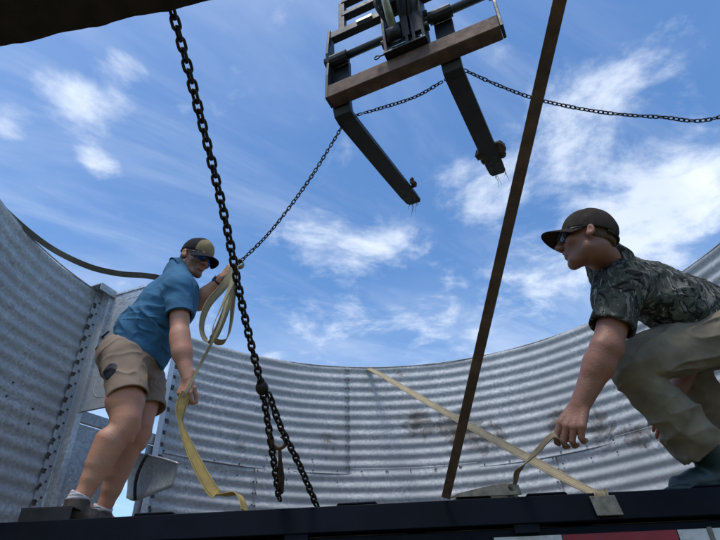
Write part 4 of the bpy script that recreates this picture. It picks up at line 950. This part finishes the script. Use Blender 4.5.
# ---- the man crouching at the right, in camouflage shirt
def man_right():
    loc = np.array([1.45, 2.35, BED]); P = empty('person', loc)
    tag(P, 'man in camouflage shirt, brown cap and rubber boots crouching, pulling a strap', 'person')
    sL = W(622, 287, 1.97); eL = W(607, 347, 1.98); wL = W(580, 405, 2.05); hL = W(722, 335, 2.22); kL = W(628, 366, 2.18); aL = W(717, 464, 2.42)
    sR = W(655, 283, 2.36); hR = W(742, 340, 2.52); kR = W(676, 352, 2.62); aR = W(740, 452, 2.75); eR = W(694, 352, 2.62); wR = W(668, 410, 2.56)
    pel = (hL+hR)/2+[.02, 0, .04]; nb = W(607, 260, 2.02); ch = (sL+sR)/2+(pel-(sL+sR)/2)*.22+[0, 0, -.02]
    upv = nrm(ch-pel); side = nrm(sL-sR); fwd = nrm(np.cross(side, upv)); fwd = fwd if fwd[2] < 0 else -fwd; side = np.cross(fwd, upv)*np.sign(np.dot(np.cross(fwd, upv), sL-sR))
    s = 1.07; hF = nrm([-.95, .26, .04]); hM = frame(hF, [-.0, -.06, 1]); hO = W(585.5, 238, 1.88)
    m_skin = skin_mat('tanned_skin', (.28, .135, .088), (.11, .065, .045), (.32, .12, .10))
    lo = np.array([.65, 1.6, BED]); hi = np.array([2.05, 2.95, EYE+1.75])
    g = SDF(lo, hi, .0042)
    g.chain([pel, (pel+ch)/2+[0, 0, .03], ch, nb], [.125, .12, .14, .06], .04, (fwd, .7)); g.cone(nb+[.01, .01, -.03], hO+hM@np.array([0, -.030, -.05])*s, .064, .060, .05); g.cone(nb, hO+hM@np.array([0, .005, -.07])*s, .05, .04, .05)
    head(g, hO, hM, s)
    for (s_, e_, w_) in ((sL, eL, wL), (sR, eR, wR)):
        g.cone(s_, e_, .070, .058, .02); f_ = w_-e_; g.cone(e_, e_+f_*.32, .058, .060, .02); g.cone(e_+f_*.32, w_, .058, .037, .02); g.cone(e_+f_*.05+[-.02, -.02, 0], e_+f_*.45+[-.016, -.016, 0], .045, .036, .02); g.ell(e_+[.03, .0, -.01], np.eye(3), [.03, .03, .035], .02)
    hand(g, wL, W(562, 447, 2.05)-wL, [-.45, -.85, .30], 1, [(.35, .9, .6), (.5, 1.0, .6), (.6, 1.0, .6), (.7, 1.0, .6)], (-.25, -.3), 1.32, .05)
    hand(g, wR, W(653, 446, 2.52)-wR, [-.3, -.9, .3], -1, [.35, .4, .45, .5], (.2, .1), 1.05)
    for h_, k_, a_ in ((hL, kL, aL), (hR, kR, aR)): g.cone(h_, k_, .085, .06, .03); g.cone(k_, a_, .058, .04, .03)
    def bl(v): q = (v-hO)@hM/s; return .35*ss(-q[:, 2], .035, .06)*ss(q[:, 1], .0, .03)*(np.linalg.norm(q, axis=1) < .16)
    def lp(v): q = (v-hO)@hM/s; return np.exp(-((q[:, 2]+.0675)/.011)**2-(q[:, 0]/.02)**2)*(q[:, 1] > .07)
    g.mesh('body', m_skin, P, loc, {'beard': bl, 'lips': lp})
    hairpiece(P, loc, hO, hM, s, m_hair2, -.030)
    cap(P, loc, hO, hM, 1.02*s, m_capbrn, m_capbrn, None, .29, .018, .084, .018, .022, .116)
    glasses(P, loc, hO-hM[:, 2]*.006, hM, s, m_lensD)
    # shirt
    g = SDF(lo, hi, .005); mid = (pel+ch)/2+[0, 0, .035]
    g.chain([pel+upv*.02+[0, 0, .01], mid, ch, ch+upv*.12], [.165, .168, .185, .15], .06, (fwd, .74))
    for s_, e_ in ((sL, eL), (sR, eR)):
        g.cone(ch+upv*.05, s_, .10, .085, .06); g.cone(nb+[.01, 0, -.01], s_, .062, .072, .06); d = e_-s_; se = s_+d*.70; g.cone(s_, se+d*.05, .098, .090, .05); g.cone(nb+[-.0, .03, -.05], s_+[-.03, .05, -.05], .07, .07, .05)
    g.cone(nb+[.02, .01, -.03], nb+[-.012, -.01, .02], .088, .078, .03)
    for s_, e_ in ((sL, eL), (sR, eR)): d = e_-s_; se = s_+d*.70; g.cut(se, d, .15, .003); g.cone(se+d*.1, se-d*.05, .078, .076, .003, None, True)
    hem = pel-upv*.05; g.cut(hem, -upv, .3, .004); nd = nrm(hO-nb); g.cone(nb+nd*.06, nb-nd*.0, .066, .062, .004, None, True)
    ridge = nrm(upv*.7+np.array([0, 0, 1.])*.5-fwd*.1)
    hm = [(s_+(e_-s_)*.70, e_-s_, .16) for s_, e_ in ((sL, eL), (sR, eR))]; g.disp(hemfade(folds(.015, 7.5, np.cross(side, upv)+.7*upv, 3.4, 1, 3), hm)); g.disp(hemfade(folds(.011, 14, np.cross(side, upv)+.5*upv, 4, 5, 3), hm)); g.disp(folds(.0035, 28, upv-fwd, 3, 9, 2))
    g.mesh('camouflage_shirt', m_camo, P, loc)
    b = MB(); V = []; F = []; n = 26; na = nd; cxv = nrm(np.cross(na, [0, 1, 0])); cyv = np.cross(na, cxv)
    for i in range(n+1):
        a = 2*math.pi*i/n
        for (r, z) in ((.069, .034), (.075, .038), (.083, .020), (.086, .008)): V.append(nb+cxv*r*math.cos(a)+cyv*r*math.sin(a)+na*z-loc)
    for i in range(n):
        for j in range(3): q = i*4+j; F.append((q, q+1, q+5, q+4))
    b.add(V, F); o = b.build('collar', m_camo, P, 0, True); o.modifiers.new('s', 'SOLIDIFY').thickness = .004
    # trousers
    g = SDF(lo, hi, .005); g.chain([pel+upv*.10, pel, pel-upv*.04], [.150, .17, .16], .05, (fwd, .85))
    for h_, k_, a_ in ((hL, kL, aL), (hR, kR, aR)):
        sh = a_-k_; g.cone(h_, k_+(h_-k_)*.2, .135, .108, .05); g.cone(k_+(h_-k_)*.2, k_, .104, .090, .04); g.cone(k_, k_+sh*.45, .086, .100, .012); g.cone(k_+sh*.45, k_+sh*.88, .100, .108, .02)
    for h_, k_, a_ in ((hL, kL, aL), (hR, kR, aR)):
        sh = a_-k_; c = k_+sh*.80; g.cut(c, sh, .14, .004); g.cone(c+sh*.2, c-sh*.0, .088, .088, .003, None, True)
    shn = nrm(aL-kL)
    g.disp(folds(.016, 6, nrm(hL-kL)*.8+np.array([0, .3, .35]), 3.6, 2, 3)); g.disp(folds(.012, 12, nrm(hL-kL)+np.array([0, .2, .1]), 4.8, 6, 3)); g.disp(folds(.003, 26, shn+nrm(hL-kL), 3.5, 8, 2))
    g.mesh('work_pants', m_pants, P, loc)
    for a_, k_ in ((aL, kL), (aR, kR)):
        tip = np.array([a_[0]-.225, a_[1]+.02, BED]); a2 = a_.copy(); a2[2] = BED+.10; boot('rubber_boot', m_rubber, P, loc, a2, tip, a2+nrm(k_-a2)*.20, .072, 1.12)
    return dict(hand=W(553, 436, 2.03))
HRt = man_right()

# ------------------------------------------------------------------ straps
vd = np.array([0, 0, 1.])
# tie-down strap from the far rim to the trailer rail
r0 = np.array(WZ(367, 368, RIM+.012)); r1 = T2W(*W2T(W(596, 490, 2.36))); r1[2] = BED+.016
hx = W2T(r1)[0]
rail_top = T2W(hx, .05, BED+.012); rail_edge = T2W(hx+.01, -.004, BED+.006); rail_low = T2W(hx+.012, -.010, BED-.03)
dx_ = np.array([math.cos(ea), math.sin(ea), 0])
rb_ = r0+np.array([0, .06, -.12]); rb_[:2] += nrm(r0[:2]-BC)*.02
o = ribbon('tie_down_strap', [rb_, r0+np.array([0, .008, -.01])*0, WL(440, 408, r0, rail_top)-[0, 0, .01], WL(530, 457, r0, rail_top)-[0, 0, .012], rail_top, rail_edge, rail_low], [dx_, dx_*.9+vd*.15, dx_*.8+vd*.3, dx_*.75+vd*.25, dx_, dx_, dx_], .056, m_web)
tag(o, 'tan tie-down strap stretched from the far bin rim to the trailer rail', 'strap')
hkb = MB(); hc = T2W(hx+.014, -.016, BED-.045); Mh = np.array([dx_, np.cross(vd, dx_), vd]).T
hkb.prism([(-.055, .03), (.045, .03), (.06, -.045), (-.042, -.045)], .008, np.array([dx_, vd, -np.cross(vd, dx_)]).T, hc); o = hkb.build('flat_strap_hook', m_wornplate, None, .003); tag(o, 'worn flat steel hook holding the tan strap on the rail', 'strap hook')
# ratchet buckle with the tail that is being pulled
rA = T2W(*W2T(W(449, 494, 2.46))); rB = T2W(*W2T(W(519, 489, 2.44))); rA[2] = BED+.012; rB[2] = BED+.012
RT = empty('ratchet_buckle', rA); tag(RT, 'grey steel ratchet buckle lying on the trailer edge', 'ratchet')
u = nrm(rB-rA); Lr = np.linalg.norm(rB-rA); vv = np.cross(vd, u)
Mr = np.array([u, vd, -vv]).T
for q in (-.035, .035):
    b = MB(); b.prism([(0, 0), (Lr, 0), (Lr*.98, .04), (Lr*.8, .05), (Lr*.62, .045), (Lr*.1, .016)], .005, Mr, vv*q); b.build('side_plate', m_wornplate, RT, .002)
b = MB(); b.tube([u*Lr*.88-vv*.04+vd*.03, u*Lr*.88+vv*.04+vd*.03], .016, 12); b.build('spool', m_black, RT, 0, True)
b = MB(); b.box(u*Lr*.35+vd*.012, (Lr*.5, .06, .006), np.array([u, vv, vd]).T); b.build('handle', m_wornplate, RT, .002)
hd = HRt['hand']; sp0 = rB-u*.03+vd*.035
o = ribbon('strap_tail', [sp0-vd*.02-u*.02, W(515, 483, 2.42), W(517.5, 472, 2.36), W(525, 463, 2.26), W(538, 450, 2.13), hd, hd+np.array([.04, .01, -.03])], [vv+u*.5, vv+u*.5, vv+u*.5, vv+u*.3+vd*.4, vv*.9+vd*.6, vv*.7+vd*.6, vv*.7+vd*.4], .034, m_webT)
tag(o, 'short tan strap tail between the ratchet and a pulling hand', 'strap')
# long dirty strap sagging off the left rim to the raised hand
hl = HL['handL']; y_ = np.array([0, 1., 0])
e0 = pol(188, BR-.01, H+.012)+np.array([BC[0], BC[1], BED]); e1 = np.array(WZ(0, 205, RIM+.012)); e2 = np.array(W(45, 244, 3.1))
o = ribbon('sagging_strap', [e0, e1, e2, W(85, 265, 3.15), W(118, 273.5, 3.2), W(148, 276, 3.24), W(163, 282, 3.28), W(164, 310, 3.34), W(152, 345, 3.36), W(140, 380, 3.36)], [np.array([.3, -.1, 1])]*3+[np.array([.1, -.5, 1])]*2+[np.array([0, -.4, 1]), np.array([.5, -.5, .6]), np.array([1, -.4, .1]), np.array([1, -.3, 0]), np.array([1, -.3, 0])], .042, m_webD)
tag(o, 'dirty olive strap sagging from the left bin rim behind the standing man', 'strap')
# bundle of strap hanging from the raised hand
Yb = 2.86
B_ = empty('strap_bundle', hl); tag(B_, 'pale tan strap gathered in loops hanging from the raised hand', 'strap')
def bun(name, pts, dirs, w, mt): o = ribbon(name, [np.asarray(p)-hl for p in pts], dirs, w, mt, B_); return o
bun('loop', [W(234, 266, Yb), W(226, 283, Yb-.02), W(208, 305, Yb-.05), W(201.5, 326, Yb-.05), W(206, 340, Yb-.03), W(214, 337, Yb-.01), W(224, 315, Yb), W(231, 292, Yb+.02), W(234, 268, Yb+.02)], [(.9, .4, 0), (.8, .5, .3), (.5, .9, .2), (.35, 1, 0), (.5, .9, .3), (.6, .8, .2), (.6, .8, 0), (.8, .6, 0), (.9, .4, 0)], .05, m_webP)
bun('loop', [W(236, 266, Yb-.01), W(231, 285, Yb-.04), W(221, 308, Yb-.07), W(213, 328, Yb-.07), W(216, 341, Yb-.05), W(226, 340, Yb-.03), W(231, 324, Yb-.01), W(233, 300, Yb), W(235, 270, Yb+.01)], [(.9, -.4, 0), (.8, -.5, .3), (.6, -.8, .2), (.4, -1, 0), (.4, -.9, .4), (.5, -.8, .3), (.6, -.8, 0), (.8, -.6, 0), (.9, -.4, 0)], .045, m_webP)
bun('roll', [hl+np.array([.035, 0, .03])+np.array([.025*math.cos(a), 0, .028*math.sin(a)])*(1-.06*a/6) for a in np.linspace(0, 11, 26)], [(0, 1, 0)]*26, .04, m_webP)
hr = HL['handR']
o = ribbon('thin_strap', [W(235, 268, Yb-.02), W(224, 312, Yb-.09), W(213, 340, Yb-.11), W(200, 365, 2.76), hr+[.005, -.01, .03], hr+[-.01, -.01, -.01]], [(1, .2, 0), (.9, .3, 0), (.8, .5, 0), (.8, .5, 0), (.8, .5, 0), (.8, .5, 0)], .016, m_webP); tag(o, 'narrow tan strap running from the bundle to the lowered hand', 'strap')
o = ribbon('yellow_strap', [hr+[0, 0, .02], W(181.5, 405, 2.74), W(180.5, 421, 2.74), W(189, 446, 2.75), W(202, 473, 2.76), W(214, 492, 2.76), W(222, 495, 2.75), W(236, 493.5, 2.7), W(242, 500, 2.64), W(245, 511, 2.62)], [(.9, .6, 0), (.9, .5, .1), (.25, 1, 0), (.7, .7, .1), (1, .35, .1), (1, .2, .3), (.7, 1, 0), (.3, 1, 0), (.3, 1, 0), (.4, 1, 0)], .058, m_webY); tag(o, 'yellow strap hanging from the lowered hand to the trailer deck', 'strap')
